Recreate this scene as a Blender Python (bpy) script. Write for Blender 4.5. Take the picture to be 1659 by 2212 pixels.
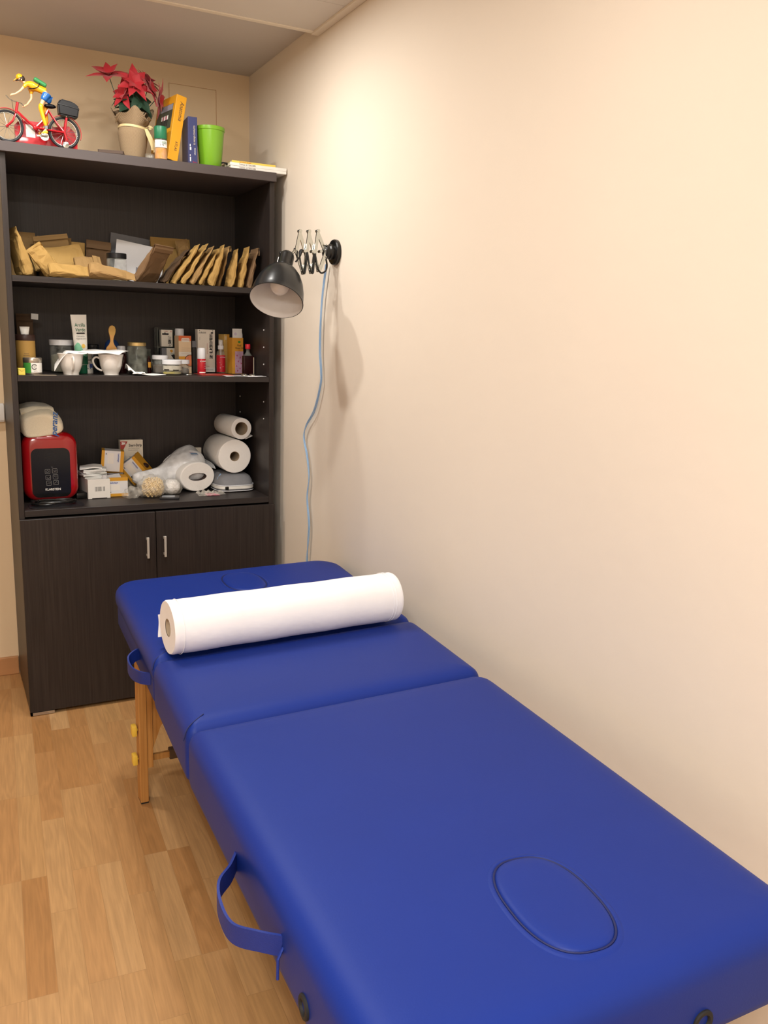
import bpy, bmesh, math, random
from mathutils import Vector, Matrix, Euler, noise

for o in list(bpy.data.objects):
    bpy.data.objects.remove(o)
SC = bpy.context.scene
COL = SC.collection
R = math.radians

# ------------------------------------------------------------------ camera
cam_data = bpy.data.cameras.new('camera')
cam = bpy.data.objects.new('camera', cam_data)
COL.objects.link(cam)
cam_data.sensor_fit = 'HORIZONTAL'
cam_data.sensor_width = 36.0
cam_data.lens = 1863.84 / 1659 * 36.0
cam_data.clip_start = 0.05
yaw, pit, rol = R(27.3089), R(-11.4579), R(1.7245)
fw = Vector((math.sin(yaw) * math.cos(pit), math.cos(yaw) * math.cos(pit), math.sin(pit)))
rt0 = Vector((math.cos(yaw), -math.sin(yaw), 0))
up0 = rt0.cross(fw)
rt = rt0 * math.cos(rol) + up0 * math.sin(rol)
up = -rt0 * math.sin(rol) + up0 * math.cos(rol)
m = Matrix((rt, up, -fw)).transposed().to_4x4()
m.translation = (-1.1569, -3.5009, 1.34)
cam.matrix_world = m
SC.camera = cam

# ------------------------------------------------------------------ world, lights, exposure
W = bpy.data.worlds.new('world')
SC.world = W
W.use_nodes = True
W.node_tree.nodes['Background'].inputs[0].default_value = (1.0, 0.93, 0.85, 1)
W.node_tree.nodes['Background'].inputs[1].default_value = 0.0
SC.view_settings.view_transform = 'Standard'
SC.view_settings.look = 'None'
SC.view_settings.gamma = 1.0
SC.view_settings.use_curve_mapping = False
SC.view_settings.exposure = 0.21

def downlight(x, y, power, size=0.08, z=2.278, col=(1.0, 0.962, 0.905)):
    d = bpy.data.lights.new('ceiling_downlight', 'AREA')
    d.shape = 'DISK'
    d.size = size
    d.energy = power
    d.color = col
    o = bpy.data.objects.new('ceiling_downlight', d)
    COL.objects.link(o)
    o.location = (x, y, z)
    return o

downlight(-0.50, -0.90, 4.4)
downlight(-1.05, -0.80, 7.5)
downlight(-0.70, -1.15, 6)
downlight(-0.72, -2.35, 6, 0.10)
downlight(-1.45, -3.20, 13, 0.10)
# added soft square fill light behind the camera, no known fixture
pd = bpy.data.lights.new('added_fill_panel', 'AREA')
pd.shape = 'SQUARE'
pd.size = 0.6
pd.energy = 44
pd.color = (1.0, 0.97, 0.94)
po = bpy.data.objects.new('added_fill_panel', pd)
COL.objects.link(po)
po.location = (-1.50, -4.05, 2.276)

# ------------------------------------------------------------------ materials
def lin(c):
    if isinstance(c, str):
        c = tuple(int(c[i:i + 2], 16) / 255 for i in (0, 2, 4))
    return tuple((v / 12.92 if v <= 0.04045 else ((v + 0.055) / 1.055) ** 2.4) for v in c)

def N(nt, typ, **kw):
    n = nt.nodes.new(typ)
    for k, v in kw.items():
        setattr(n, k, v)
    return n

def mat(name, col, rough=0.5, metal=0.0, spec=0.5, var=0.06, vscale=25.0, bump=0.0, bscale=80.0,
        trans=0.0, ior=1.45, coat=0.0, sheen=0.0, stretch=(1, 1, 1), alpha=1.0, bdist=0.002):
    M = bpy.data.materials.new(name)
    M.use_nodes = True
    nt = M.node_tree
    b = nt.nodes['Principled BSDF']
    c = lin(col)
    b.inputs['Roughness'].default_value = rough
    b.inputs['Metallic'].default_value = metal
    b.inputs['Specular IOR Level'].default_value = spec
    b.inputs['Transmission Weight'].default_value = trans
    b.inputs['IOR'].default_value = ior
    b.inputs['Coat Weight'].default_value = coat
    b.inputs['Sheen Weight'].default_value = sheen
    b.inputs['Alpha'].default_value = alpha
    tc = N(nt, 'ShaderNodeTexCoord')
    mp = N(nt, 'ShaderNodeMapping')
    mp.inputs['Scale'].default_value = stretch
    nt.links.new(tc.outputs['Object'], mp.inputs['Vector'])
    nz = N(nt, 'ShaderNodeTexNoise')
    nz.inputs['Scale'].default_value = vscale
    nz.inputs['Detail'].default_value = 4
    nt.links.new(mp.outputs['Vector'], nz.inputs['Vector'])
    mx = N(nt, 'ShaderNodeMix', data_type='RGBA')
    mx.inputs[6].default_value = tuple(max(0, v * (1 - var)) for v in c) + (1,)
    mx.inputs[7].default_value = tuple(min(1, v * (1 + var)) for v in c) + (1,)
    nt.links.new(nz.outputs['Fac'], mx.inputs[0])
    nt.links.new(mx.outputs[2], b.inputs['Base Color'])
    if bump > 0:
        n2 = N(nt, 'ShaderNodeTexNoise')
        n2.inputs['Scale'].default_value = bscale
        n2.inputs['Detail'].default_value = 5
        nt.links.new(mp.outputs['Vector'], n2.inputs['Vector'])
        bp = N(nt, 'ShaderNodeBump')
        bp.inputs['Strength'].default_value = bump
        bp.inputs['Distance'].default_value = bdist
        nt.links.new(n2.outputs['Fac'], bp.inputs['Height'])
        nt.links.new(bp.outputs['Normal'], b.inputs['Normal'])
    return M

def film(name, col, opacity, rough=0.25):
    """thin translucent plastic: transparent with a share of glossy white"""
    M = bpy.data.materials.new(name)
    M.use_nodes = True
    nt = M.node_tree
    b = nt.nodes['Principled BSDF']
    out = nt.nodes['Material Output']
    b.inputs['Base Color'].default_value = lin(col) + (1,)
    b.inputs['Roughness'].default_value = rough
    t = N(nt, 'ShaderNodeBsdfTransparent')
    tc = N(nt, 'ShaderNodeTexCoord')
    nz = N(nt, 'ShaderNodeTexNoise')
    nz.inputs['Scale'].default_value = 45
    nt.links.new(tc.outputs['Object'], nz.inputs['Vector'])
    mr = N(nt, 'ShaderNodeMapRange')
    mr.inputs[1].default_value = 0.3
    mr.inputs[2].default_value = 0.7
    mr.inputs[3].default_value = max(0, opacity - 0.15)
    mr.inputs[4].default_value = min(1, opacity + 0.15)
    nt.links.new(nz.outputs['Fac'], mr.inputs[0])
    ms = N(nt, 'ShaderNodeMixShader')
    nt.links.new(mr.outputs[0], ms.inputs[0])
    nt.links.new(t.outputs[0], ms.inputs[1])
    nt.links.new(b.outputs[0], ms.inputs[2])
    nt.links.new(ms.outputs[0], out.inputs['Surface'])
    return M

def floor_mat():
    M = bpy.data.materials.new('laminate_floor')
    M.use_nodes = True
    nt = M.node_tree
    b = nt.nodes['Principled BSDF']
    tc = N(nt, 'ShaderNodeTexCoord')
    mp = N(nt, 'ShaderNodeMapping')
    mp.inputs['Rotation'].default_value = (0, 0, R(-87))   # long side of the strips runs away from the viewer
    mp.inputs['Location'].default_value = (0.21, 0.023, 0)
    nt.links.new(tc.outputs['Object'], mp.inputs['Vector'])
    br = N(nt, 'ShaderNodeTexBrick')
    br.offset = 0.37
    br.offset_frequency = 3
    br.squash = 1.0
    br.inputs['Color1'].default_value = (0, 0, 0, 1)
    br.inputs['Color2'].default_value = (1, 1, 1, 1)
    br.inputs['Mortar'].default_value = (0.5, 0.5, 0.5, 1)
    br.inputs['Scale'].default_value = 1.0
    br.inputs['Mortar Size'].default_value = 0.0006
    br.inputs['Mortar Smooth'].default_value = 0.3
    br.inputs['Bias'].default_value = 0.0
    br.inputs['Brick Width'].default_value = 0.42
    br.inputs['Row Height'].default_value = 0.0590
    nt.links.new(mp.outputs['Vector'], br.inputs['Vector'])
    # per-strip shift of the grain
    sc = N(nt, 'ShaderNodeVectorMath', operation='SCALE')
    sc.inputs['Scale'].default_value = 9.0
    nt.links.new(br.outputs['Color'], sc.inputs[0])
    ad = N(nt, 'ShaderNodeVectorMath', operation='ADD')
    nt.links.new(mp.outputs['Vector'], ad.inputs[0])
    nt.links.new(sc.outputs[0], ad.inputs[1])
    m2 = N(nt, 'ShaderNodeMapping')
    m2.inputs['Scale'].default_value = (1.5, 15, 1)
    nt.links.new(ad.outputs[0], m2.inputs['Vector'])
    nz = N(nt, 'ShaderNodeTexNoise')
    nz.inputs['Scale'].default_value = 1.1
    nz.inputs['Detail'].default_value = 2
    nz.inputs['Distortion'].default_value = 0.6
    nt.links.new(m2.outputs['Vector'], nz.inputs['Vector'])
    # cathedral rings
    mul = N(nt, 'ShaderNodeMath', operation='MULTIPLY')
    mul.inputs[1].default_value = 46
    nt.links.new(nz.outputs['Fac'], mul.inputs[0])
    sn = N(nt, 'ShaderNodeMath', operation='SINE')
    nt.links.new(mul.outputs[0], sn.inputs[0])
    fine = N(nt, 'ShaderNodeTexNoise')
    fine.inputs['Scale'].default_value = 4
    fine.inputs['Detail'].default_value = 6
    m3 = N(nt, 'ShaderNodeMapping')
    m3.inputs['Scale'].default_value = (3, 60, 1)
    nt.links.new(ad.outputs[0], m3.inputs['Vector'])
    nt.links.new(m3.outputs['Vector'], fine.inputs['Vector'])
    ramp = N(nt, 'ShaderNodeValToRGB')
    e = ramp.color_ramp.elements
    e[0].position = 0.0
    e[0].color = lin('AB7C4A') + (1,)
    e[1].position = 1.0
    e[1].color = lin('C49C6D') + (1,)
    for pos, c in ((0.25, 'B68755'), (0.5, 'BC9160'), (0.75, 'BD925F')):
        x = e.new(pos)
        x.color = lin(c) + (1,)
    nt.links.new(br.outputs['Color'], ramp.inputs[0])
    mr = N(nt, 'ShaderNodeMapRange')
    mr.inputs[1].default_value = -1
    mr.inputs[2].default_value = 1
    mr.inputs[3].default_value = 0.92
    mr.inputs[4].default_value = 1.03
    nt.links.new(sn.outputs[0], mr.inputs[0])
    mr2 = N(nt, 'ShaderNodeMapRange')
    mr2.inputs[1].default_value = 0.3
    mr2.inputs[2].default_value = 0.7
    mr2.inputs[3].default_value = 0.90
    mr2.inputs[4].default_value = 1.07
    nt.links.new(fine.outputs['Fac'], mr2.inputs[0])
    mm = N(nt, 'ShaderNodeMath', operation='MULTIPLY')
    nt.links.new(mr.outputs[0], mm.inputs[0])
    nt.links.new(mr2.outputs[0], mm.inputs[1])
    mo = N(nt, 'ShaderNodeMapRange')
    mo.inputs[3].default_value = 1.0
    mo.inputs[4].default_value = 0.8
    nt.links.new(br.outputs['Fac'], mo.inputs[0])
    m5 = N(nt, 'ShaderNodeMath', operation='MULTIPLY')
    nt.links.new(mm.outputs[0], m5.inputs[0])
    nt.links.new(mo.outputs[0], m5.inputs[1])
    vs = N(nt, 'ShaderNodeVectorMath', operation='SCALE')
    nt.links.new(ramp.outputs[0], vs.inputs[0])
    nt.links.new(m5.outputs[0], vs.inputs['Scale'])
    nt.links.new(vs.outputs[0], b.inputs['Base Color'])
    b.inputs['Roughness'].default_value = 0.42
    b.inputs['Specular IOR Level'].default_value = 0.4
    return M

def wood_mat(name, c1, c2, rough=0.45, vertical=True, spec=0.35):
    M = bpy.data.materials.new(name)
    M.use_nodes = True
    nt = M.node_tree
    b = nt.nodes['Principled BSDF']
    tc = N(nt, 'ShaderNodeTexCoord')
    mp = N(nt, 'ShaderNodeMapping')
    mp.inputs['Scale'].default_value = (90, 90, 2.0) if vertical else (2.0, 90, 90)
    nt.links.new(tc.outputs['Object'], mp.inputs['Vector'])
    nz = N(nt, 'ShaderNodeTexNoise')
    nz.inputs['Scale'].default_value = 2.0
    nz.inputs['Detail'].default_value = 5
    nt.links.new(mp.outputs['Vector'], nz.inputs['Vector'])
    rp = N(nt, 'ShaderNodeValToRGB')
    rp.color_ramp.elements[0].position = 0.32
    rp.color_ramp.elements[1].position = 0.68
    rp.color_ramp.elements[0].color = lin(c1) + (1,)
    rp.color_ramp.elements[1].color = lin(c2) + (1,)
    nt.links.new(nz.outputs['Fac'], rp.inputs[0])
    nt.links.new(rp.outputs[0], b.inputs['Base Color'])
    b.inputs['Roughness'].default_value = rough
    b.inputs['Specular IOR Level'].default_value = spec
    return M

def burlap_mat():
    M = mat('burlap_cloth', 'A08A6C', rough=0.95, var=0.15, vscale=60)
    nt = M.node_tree
    b = nt.nodes['Principled BSDF']
    tc = N(nt, 'ShaderNodeTexCoord')
    sp = N(nt, 'ShaderNodeSeparateXYZ')
    nt.links.new(tc.outputs['Object'], sp.inputs[0])
    at = N(nt, 'ShaderNodeMath', operation='ARCTAN2')
    nt.links.new(sp.outputs['Y'], at.inputs[0])
    nt.links.new(sp.outputs['X'], at.inputs[1])
    def thread(ka, kz):
        a_ = N(nt, 'ShaderNodeMath', operation='MULTIPLY')
        a_.inputs[1].default_value = ka
        nt.links.new(at.outputs[0], a_.inputs[0])
        z_ = N(nt, 'ShaderNodeMath', operation='MULTIPLY_ADD')
        z_.inputs[1].default_value = kz
        nt.links.new(sp.outputs['Z'], z_.inputs[0])
        nt.links.new(a_.outputs[0], z_.inputs[2])
        s_ = N(nt, 'ShaderNodeMath', operation='SINE')
        nt.links.new(z_.outputs[0], s_.inputs[0])
        h_ = N(nt, 'ShaderNodeMath', operation='MULTIPLY_ADD')
        h_.inputs[1].default_value = 0.5
        h_.inputs[2].default_value = 0.5
        nt.links.new(s_.outputs[0], h_.inputs[0])
        return h_
    w1, w2 = thread(72, 1500), thread(72, -1500)
    mu = N(nt, 'ShaderNodeMath', operation='MAXIMUM')
    nt.links.new(w1.outputs[0], mu.inputs[0])
    nt.links.new(w2.outputs[0], mu.inputs[1])
    mx = N(nt, 'ShaderNodeMix', data_type='RGBA')
    mx.inputs[6].default_value = lin('5A4936') + (1,)
    mx.inputs[7].default_value = lin('A68F70') + (1,)
    nt.links.new(mu.outputs[0], mx.inputs[0])
    nt.links.new(mx.outputs[2], b.inputs['Base Color'])
    return M

MT = {}
def mm(name, *a, **k):
    MT[name] = mat(name, *a, **k)
    return MT[name]

mm('wall_paint', 'E3D8C8', rough=0.75, spec=0.25, var=0.02, vscale=3, bump=0.25, bscale=14, bdist=0.004)
mm('wall_paint_back', 'E3CCAA', rough=0.75, spec=0.25, var=0.02, vscale=3, bump=0.25, bscale=14, bdist=0.004)
mm('ceiling_paint', 'CDC7C2', rough=0.9, spec=0.1, var=0.02, vscale=4, bump=0.1, bscale=60)
mm('tile_paint', 'D8D2CA', rough=0.9, spec=0.1, var=0.02, vscale=6)
mm('trim_white', 'E6DCCB', rough=0.6, var=0.03)
mm('white_plastic', 'E6E4E0', rough=0.4)
mm('baseboard_wood', 'B98658', rough=0.5, var=0.12, vscale=6, stretch=(1, 6, 12))
MT['floor'] = floor_mat()
MT['wenge'] = wood_mat('wenge_laminate', '231D1B', '322B28', rough=0.42)
MT['wenge_h'] = wood_mat('wenge_laminate_shelf', '221D1C', '322C2A', rough=0.42, vertical=False)
mm('wenge_sheen', '4A4241', rough=0.5, var=0.1, vscale=60, stretch=(0.1, 1, 1))  # paler than wenge: glossy sheen of the top board put into the colour
mm('brushed_steel', 'CFCBC4', rough=0.45, metal=0.55, var=0.05, vscale=200)
mm('chrome', 'C6C9C4', rough=0.16, metal=0.95, var=0.02)
mm('vinyl', '0D2B80', rough=0.5, spec=0.3, var=0.05, vscale=9, bump=0.12, bscale=420, bdist=0.001)
mm('vinyl_seam', '0E1A52', rough=0.6)
mm('strap_blue', '112A7C', rough=0.55, bump=0.3, bscale=500)
MT['beech'] = wood_mat('beech_wood', 'A8743A', 'C08C4E', rough=0.4)
mm('knob_yellow', 'E8C24A', rough=0.35)
mm('black_plastic', '131313', rough=0.3, var=0.1)
mm('black_rubber', '1A1A1A', rough=0.7)
mm('lamp_black', '17191B', rough=0.28, spec=0.5, var=0.05)
mm('enamel_white', 'D9D4CF', rough=0.35)
mm('bulb_glass', 'E4DFD6', rough=0.25, coat=0.4)
mm('cable_blue', '93B4D6', rough=0.35)
mm('paper_white', 'F2F2F4', rough=0.85, spec=0.2, var=0.02, bump=0.25, bscale=60, bdist=0.003)
mm('tissue', 'F6F4F0', rough=0.95, spec=0.1, var=0.03, bump=0.5, bscale=240)
mm('card_core', 'B7A58C', rough=0.9)
mm('kraft_yellow', 'AA884E', rough=0.75, spec=0.3, var=0.14, vscale=14)
mm('kraft_tan', '9A7B4F', rough=0.8, spec=0.25, var=0.14, vscale=14)
mm('kraft_brown', '7A6045', rough=0.8, spec=0.25, var=0.16, vscale=14)
mm('kraft_dark', '574432', rough=0.8, spec=0.25, var=0.16, vscale=14)
MT['glass'] = film('clear_glass', 'C9CDC6', 0.03, 0.08)
MT['glass_green'] = film('greenish_glass', 'B4B9AC', 0.05, 0.08)
mm('herb_dark', '2A241C', rough=0.9, var=0.5, vscale=120)
mm('herb_pale', '8F8C78', rough=0.9, var=0.35, vscale=90)
mm('seed_tan', 'A88A50', rough=0.9, var=0.5, vscale=180)
mm('oil_yellow', 'B0A24A', rough=0.3, var=0.1)
mm('paste_grey', 'B4AFA0', rough=0.6, var=0.25, vscale=80)
mm('brown_paste', '5A4B3E', rough=0.6, var=0.2, vscale=60)
mm('lid_white', 'DEE0E4', rough=0.3)
mm('lid_gold', 'C8AF78', rough=0.3, metal=0.8)
mm('lid_black', '16171A', rough=0.35)
mm('lid_brown', '3A2620', rough=0.4)
mm('tin_metal', 'B7AEA2', rough=0.3, metal=0.9)
mm('label_white', 'E8E6E0', rough=0.6)
mm('label_green', '3F8F3A', rough=0.55)
mm('ink_black', '1C1A1C', rough=0.6)
mm('ink_grey', '8A8884', rough=0.6)
mm('ink_red', 'B0302E', rough=0.6)
mm('ink_blue', '4A5FA8', rough=0.6)
mm('canister_tan', 'B08A46', rough=0.6, var=0.1)
mm('china', 'ECE8E1', rough=0.15, spec=0.55, var=0.01, coat=0.3)
mm('tube_white', 'E4E2DA', rough=0.35)
mm('mint', '7CC4A0', rough=0.4)
mm('green_dark', '1F6E50', rough=0.4)
mm('yellow_soft', 'E2BC5A', rough=0.5)
mm('wood_spoon', 'B98A4C', rough=0.55, var=0.12, vscale=30, stretch=(6, 6, 1))
mm('blue_plastic', '2A4A86', rough=0.4)
mm('box_cream', 'E8E1D3', rough=0.65, var=0.03)
mm('box_orange', 'D56A3A', rough=0.6)
mm('box_peach', 'E3C9A4', rough=0.6)
mm('amber_print', 'E0A23A', rough=0.6)
mm('fruit_print', 'E08A5E', rough=0.6, var=0.25, vscale=60)
mm('red_gloss', 'B41C2A', rough=0.3)
mm('red_cap', 'D82B3A', rough=0.35)
mm('pink_print', 'C9A2BA', rough=0.6, var=0.3, vscale=70)
mm('flower_red_print', 'B4577A', rough=0.6)
mm('liquid_dark', '2A0E0E', rough=0.1)
mm('box_yellow', 'D9B264', rough=0.6)
mm('kettle_red', 'A00C14', rough=0.18, coat=0.6, var=0.02)
mm('panel_black', '0E0F10', rough=0.18, var=0.0)
mm('towel', 'F8EDD2', rough=1.0, spec=0.05, var=0.06, vscale=200, bump=0.5, bscale=420, bdist=0.003, sheen=0.3)
mm('thread_blue', '3F6FB5', rough=0.8)
mm('tape_yellow', 'DBA02E', rough=0.6)
mm('tape_white', 'E4E4E6', rough=0.6)
mm('pale_blue', '8FB0D6', rough=0.6)
mm('gauze', 'EDF0EE', rough=1.0, spec=0.05, bump=0.6, bscale=300)
mm('strip_cream', 'E3DAC8', rough=0.65)
mm('rope_tan', 'D8BE8C', rough=0.9, var=0.15, vscale=90)
mm('cotton', 'F2F0EE', rough=1.0, bump=0.8, bscale=90, bdist=0.01)
MT['film_white'] = film('bag_film', 'F2F5F8', 0.82)
MT['film_clear'] = film('clear_film', 'E6E0D4', 0.22, 0.15)
MT['film_grey'] = film('grey_film', '8A9086', 0.35, 0.2)
mm('pouch_grey', '7E7F83', rough=0.8, var=0.08, vscale=60, bump=0.3, bscale=300)
mm('pouch_dark', '4A525A', rough=0.8)
mm('bike_red', 'A8141F', rough=0.3, coat=0.1)
mm('tyre', '15161A', rough=0.6)
mm('toy_yellow', 'EDA81C', rough=0.3, coat=0.3)
mm('toy_blue', '2268B4', rough=0.25, coat=0.3)
mm('toy_green', '2F8A4E', rough=0.4)
mm('toy_skin', 'E0B48C', rough=0.4)
mm('toy_black', '0B0B0E', rough=0.35, spec=0.25)
mm('toy_hair', '2A1E18', rough=0.5)
mm('sticker_grey', 'C2BCB6', rough=0.5, var=0.25, vscale=60)
MT['burlap'] = burlap_mat()
mm('petal_red', 'A31420', rough=0.6, var=0.15, vscale=40, sheen=0.2)
mm('leaf_green', '1F3B2A', rough=0.55, var=0.2, vscale=40)
mm('ribbon', 'DCC894', rough=0.45)
mm('book_yellow', 'CF931C', rough=0.45, var=0.05)
mm('book_pages', 'D9CDB2', rough=0.9)
mm('photo_dark', '3E4438', rough=0.5, var=0.5, vscale=50)
mm('photo_sky', '8A8C96', rough=0.5, var=0.2, vscale=30)
mm('photo_pink', 'C87A8A', rough=0.5, var=0.3, vscale=80)
mm('book_navy', '363C66', rough=0.35, var=0.08)
mm('amber_liquid', 'C88A3A', rough=0.15)
MT['bottle_clear'] = film('clear_bottle', 'D8CFC0', 0.05, 0.08)
mm('cap_green', '1F6E4C', rough=0.4)
mm('pot_lime', '74AA26', rough=0.3, coat=0.3, var=0.04)
mm('mag_yellow', 'E6CB5C', rough=0.5)
mm('mag_white', 'EDE9E2', rough=0.5)
mm('board_brown', '4A382C', rough=0.6)
mm('slot_shade', '0A0A0A', rough=0.9)
mm('gold_foil', 'E2CF5A', rough=0.35)
mm('pack_red', 'A8392E', rough=0.4)
mm('napkin_print', 'D6C9D8', rough=0.9, var=0.08)
mm('case_black', '202024', rough=0.3)
mm('screen_grey', '8E9298', rough=0.25, var=0.2, vscale=40)

# ------------------------------------------------------------------ mesh helpers
class G:
    def __init__(s):
        s.bm = bmesh.new()

    def _merge(s, t, M=None):
        if M is not None:
            bmesh.ops.transform(t, matrix=M, verts=t.verts)
        me = bpy.data.meshes.new('tmp')
        t.to_mesh(me)
        t.free()
        s.bm.from_mesh(me)
        bpy.data.meshes.remove(me)
        return s

    def box(s, x0, x1, y0, y1, z0, z1, bev=0.0, seg=2, M=None):
        t = bmesh.new()
        bmesh.ops.create_cube(t, size=1.0)
        for v in t.verts:
            v.co = Vector(((x0 + x1) / 2 + v.co.x * (x1 - x0), (y0 + y1) / 2 + v.co.y * (y1 - y0),
                           (z0 + z1) / 2 + v.co.z * (z1 - z0)))
        if bev > 0:
            bmesh.ops.bevel(t, geom=list(t.edges), offset=bev, segments=seg, profile=0.5, affect='EDGES')
        return s._merge(t, M)

    def lathe(s, prof, n=28, M=None, sx=1.0, sy=1.0):
        t = bmesh.new()
        rings = []
        for r, z in prof:
            if r < 1e-6:
                rings.append([t.verts.new((0, 0, z))])
            else:
                rings.append([t.verts.new((r * sx * math.cos(2 * math.pi * k / n), r * sy * math.sin(2 * math.pi * k / n), z))
                              for k in range(n)])
        for a, b in zip(rings[:-1], rings[1:]):
            if len(a) == 1 and len(b) == 1:
                continue
            for k in range(n):
                k2 = (k + 1) % n
                if len(a) == 1:
                    t.faces.new((a[0], b[k], b[k2]))
                elif len(b) == 1:
                    t.faces.new((a[k], a[k2], b[0]))
                else:
                    t.faces.new((a[k], a[k2], b[k2], b[k]))
        bmesh.ops.recalc_face_normals(t, faces=t.faces)
        return s._merge(t, M)

    def cyl(s, p0, p1, r0, r1=None, n=20, bev=0.0):
        r1 = r0 if r1 is None else r1
        p0, p1 = Vector(p0), Vector(p1)
        d = p1 - p0
        L = d.length
        M = Matrix.Translation(p0) @ d.to_track_quat('Z', 'Y').to_matrix().to_4x4()
        if bev > 0:
            prof = [(0, 0), (r0 - bev, 0), (r0 - bev * .3, bev * .3), (r0, bev), (r1, L - bev), (r1 - bev * .3, L - bev * .3), (r1 - bev, L), (0, L)]
        else:
            prof = [(0, 0), (r0, 0), (r1, L), (0, L)]
        return s.lathe(prof, n, M)

    def ball(s, c, r, sx=1, sy=1, sz=1, n=20, M=None):
        k = 10
        prof = [(r * math.sin(math.pi * i / k), -r * math.cos(math.pi * i / k)) for i in range(k + 1)]
        prof[0] = (0, -r)
        prof[-1] = (0, r)
        T = Matrix.Translation(c) @ (M if M is not None else Matrix.Identity(4)) @ Matrix.Diagonal((sx, sy, sz, 1))
        return s.lathe(prof, n, T)

    def tube(s, pts, r, n=8, closed=False, flat=None, upv=(0, 0, 1)):
        """sweep a circle (or a flat band (width, thickness)) along points"""
        t = bmesh.new()
        P = [Vector(p) for p in pts]
        m_ = len(P)
        rings = []
        prev = None
        for i, p in enumerate(P):
            a = P[(i - 1) % m_] if (closed or i > 0) else P[i]
            b = P[(i + 1) % m_] if (closed or i < m_ - 1) else P[i]
            d = (b - a).normalized()
            if prev is None:
                u = Vector(upv)
                u = (u - d * u.dot(d))
                if u.length < 1e-4:
                    u = d.orthogonal()
                u.normalize()
            else:
                u = (prev - d * prev.dot(d)).normalized()
            if flat:
                u = Vector(upv)
                u = (u - d * u.dot(d)).normalized()
            prev = u
            w = d.cross(u)
            rr = r[i] if isinstance(r, (list, tuple)) else r
            if flat:
                hw, ht = flat[0] / 2, flat[1] / 2
                rings.append([t.verts.new(p + u * (hw * a_) + w * (ht * b_)) for a_, b_ in ((-1, -1), (1, -1), (1, 1), (-1, 1))])
            else:
                rings.append([t.verts.new(p + u * (rr * math.cos(2 * math.pi * k / n)) + w * (rr * math.sin(2 * math.pi * k / n)))
                              for k in range(n)])
        n = len(rings[0])
        rng = range(m_) if closed else range(m_ - 1)
        for i in rng:
            a, b = rings[i], rings[(i + 1) % m_]
            for k in range(n):
                t.faces.new((a[k], a[(k + 1) % n], b[(k + 1) % n], b[k]))
        if not closed:
            t.faces.new(rings[0])
            t.faces.new(rings[-1])
        bmesh.ops.recalc_face_normals(t, faces=t.faces)
        return s._merge(t)

    def prism(s, poly, y0, y1, M=None):
        """polygon in XZ extruded from y0 to y1"""
        t = bmesh.new()
        a = [t.verts.new((x, y0, z)) for x, z in poly]
        b = [t.verts.new((x, y1, z)) for x, z in poly]
        k = len(poly)
        t.faces.new(a)
        t.faces.new(b)
        for i in range(k):
            t.faces.new((a[i], a[(i + 1) % k], b[(i + 1) % k], b[i]))
        bmesh.ops.recalc_face_normals(t, faces=t.faces)
        return s._merge(t, M)

    def surf(s, fn, nu, nv, thick=0.0, M=None, closeu=False):
        """parametric sheet, optionally thickened along normals"""
        t = bmesh.new()
        g = [[t.verts.new(fn(i / (nu if closeu else nu - 1), j / (nv - 1))) for j in range(nv)] for i in range(nu)]
        for i in range(nu if closeu else nu - 1):
            for j in range(nv - 1):
                i2 = (i + 1) % nu
                t.faces.new((g[i][j], g[i2][j], g[i2][j + 1], g[i][j + 1]))
        bmesh.ops.recalc_face_normals(t, faces=t.faces)
        if thick:
            bmesh.ops.solidify(t, geom=list(t.faces), thickness=thick)
        return s._merge(t, M)

    def loft(s, rings, cap=True, M=None):
        t = bmesh.new()
        vr = [[t.verts.new(p) for p in r] for r in rings]
        n = len(vr[0])
        for a, b in zip(vr[:-1], vr[1:]):
            for k in range(n):
                t.faces.new((a[k], a[(k + 1) % n], b[(k + 1) % n], b[k]))
        if cap:
            t.faces.new(vr[0])
            t.faces.new(vr[-1])
        bmesh.ops.recalc_face_normals(t, faces=t.faces)
        return s._merge(t, M)

    def done(s, name, material, parent=None, smooth=True, angle=35, label=None, kind=None):
        me = bpy.data.meshes.new(name)
        s.bm.to_mesh(me)
        s.bm.free()
        me.materials.append(MT[material] if isinstance(material, str) else material)
        for p in me.polygons:
            p.use_smooth = smooth
        if smooth:
            me.set_sharp_from_angle(angle=R(angle))
        o = bpy.data.objects.new(name, me)
        COL.objects.link(o)
        if parent is not None:
            o.parent = parent
        if label:
            o['label'] = label
        if kind:
            o['kind'] = kind
        return o

def tag(o, label, cat, group=None):
    o['label'] = label
    o['category'] = cat
    if group:
        o['group'] = group
    return o

def thing(name, label, cat, loc=(0, 0, 0), rot=(0, 0, 0), group=None):
    o = bpy.data.objects.new(name, None)
    o.empty_display_size = 0.02
    COL.objects.link(o)
    o.location = loc
    o.rotation_euler = tuple(R(a) for a in rot)
    return tag(o, label, cat, group)

def words(s, size, material, parent, loc, rot=(90, 0, 0), name='lettering', align='CENTER', thick=0.0002, sx=1.0, bold=0.0, shear=0.0):
    cu = bpy.data.curves.new('words', 'FONT')
    cu.body = s
    cu.size = size
    cu.align_x = align
    cu.align_y = 'CENTER'
    cu.extrude = thick
    cu.offset = bold
    cu.shear = shear
    cu.resolution_u = 3
    t = bpy.data.objects.new('words', cu)
    COL.objects.link(t)
    dg = bpy.context.evaluated_depsgraph_get()
    me = bpy.data.meshes.new_from_object(t.evaluated_get(dg))
    bpy.data.objects.remove(t)
    bpy.data.curves.remove(cu)
    me.name = name
    me.materials.clear()
    me.materials.append(MT[material])
    M = Matrix.Translation(loc) @ Euler(tuple(R(a) for a in rot)).to_matrix().to_4x4() @ Matrix.Diagonal((sx, 1, 1, 1))
    me.transform(M)
    o = bpy.data.objects.new(name, me)
    COL.objects.link(o)
    o.parent = parent
    return o

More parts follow.
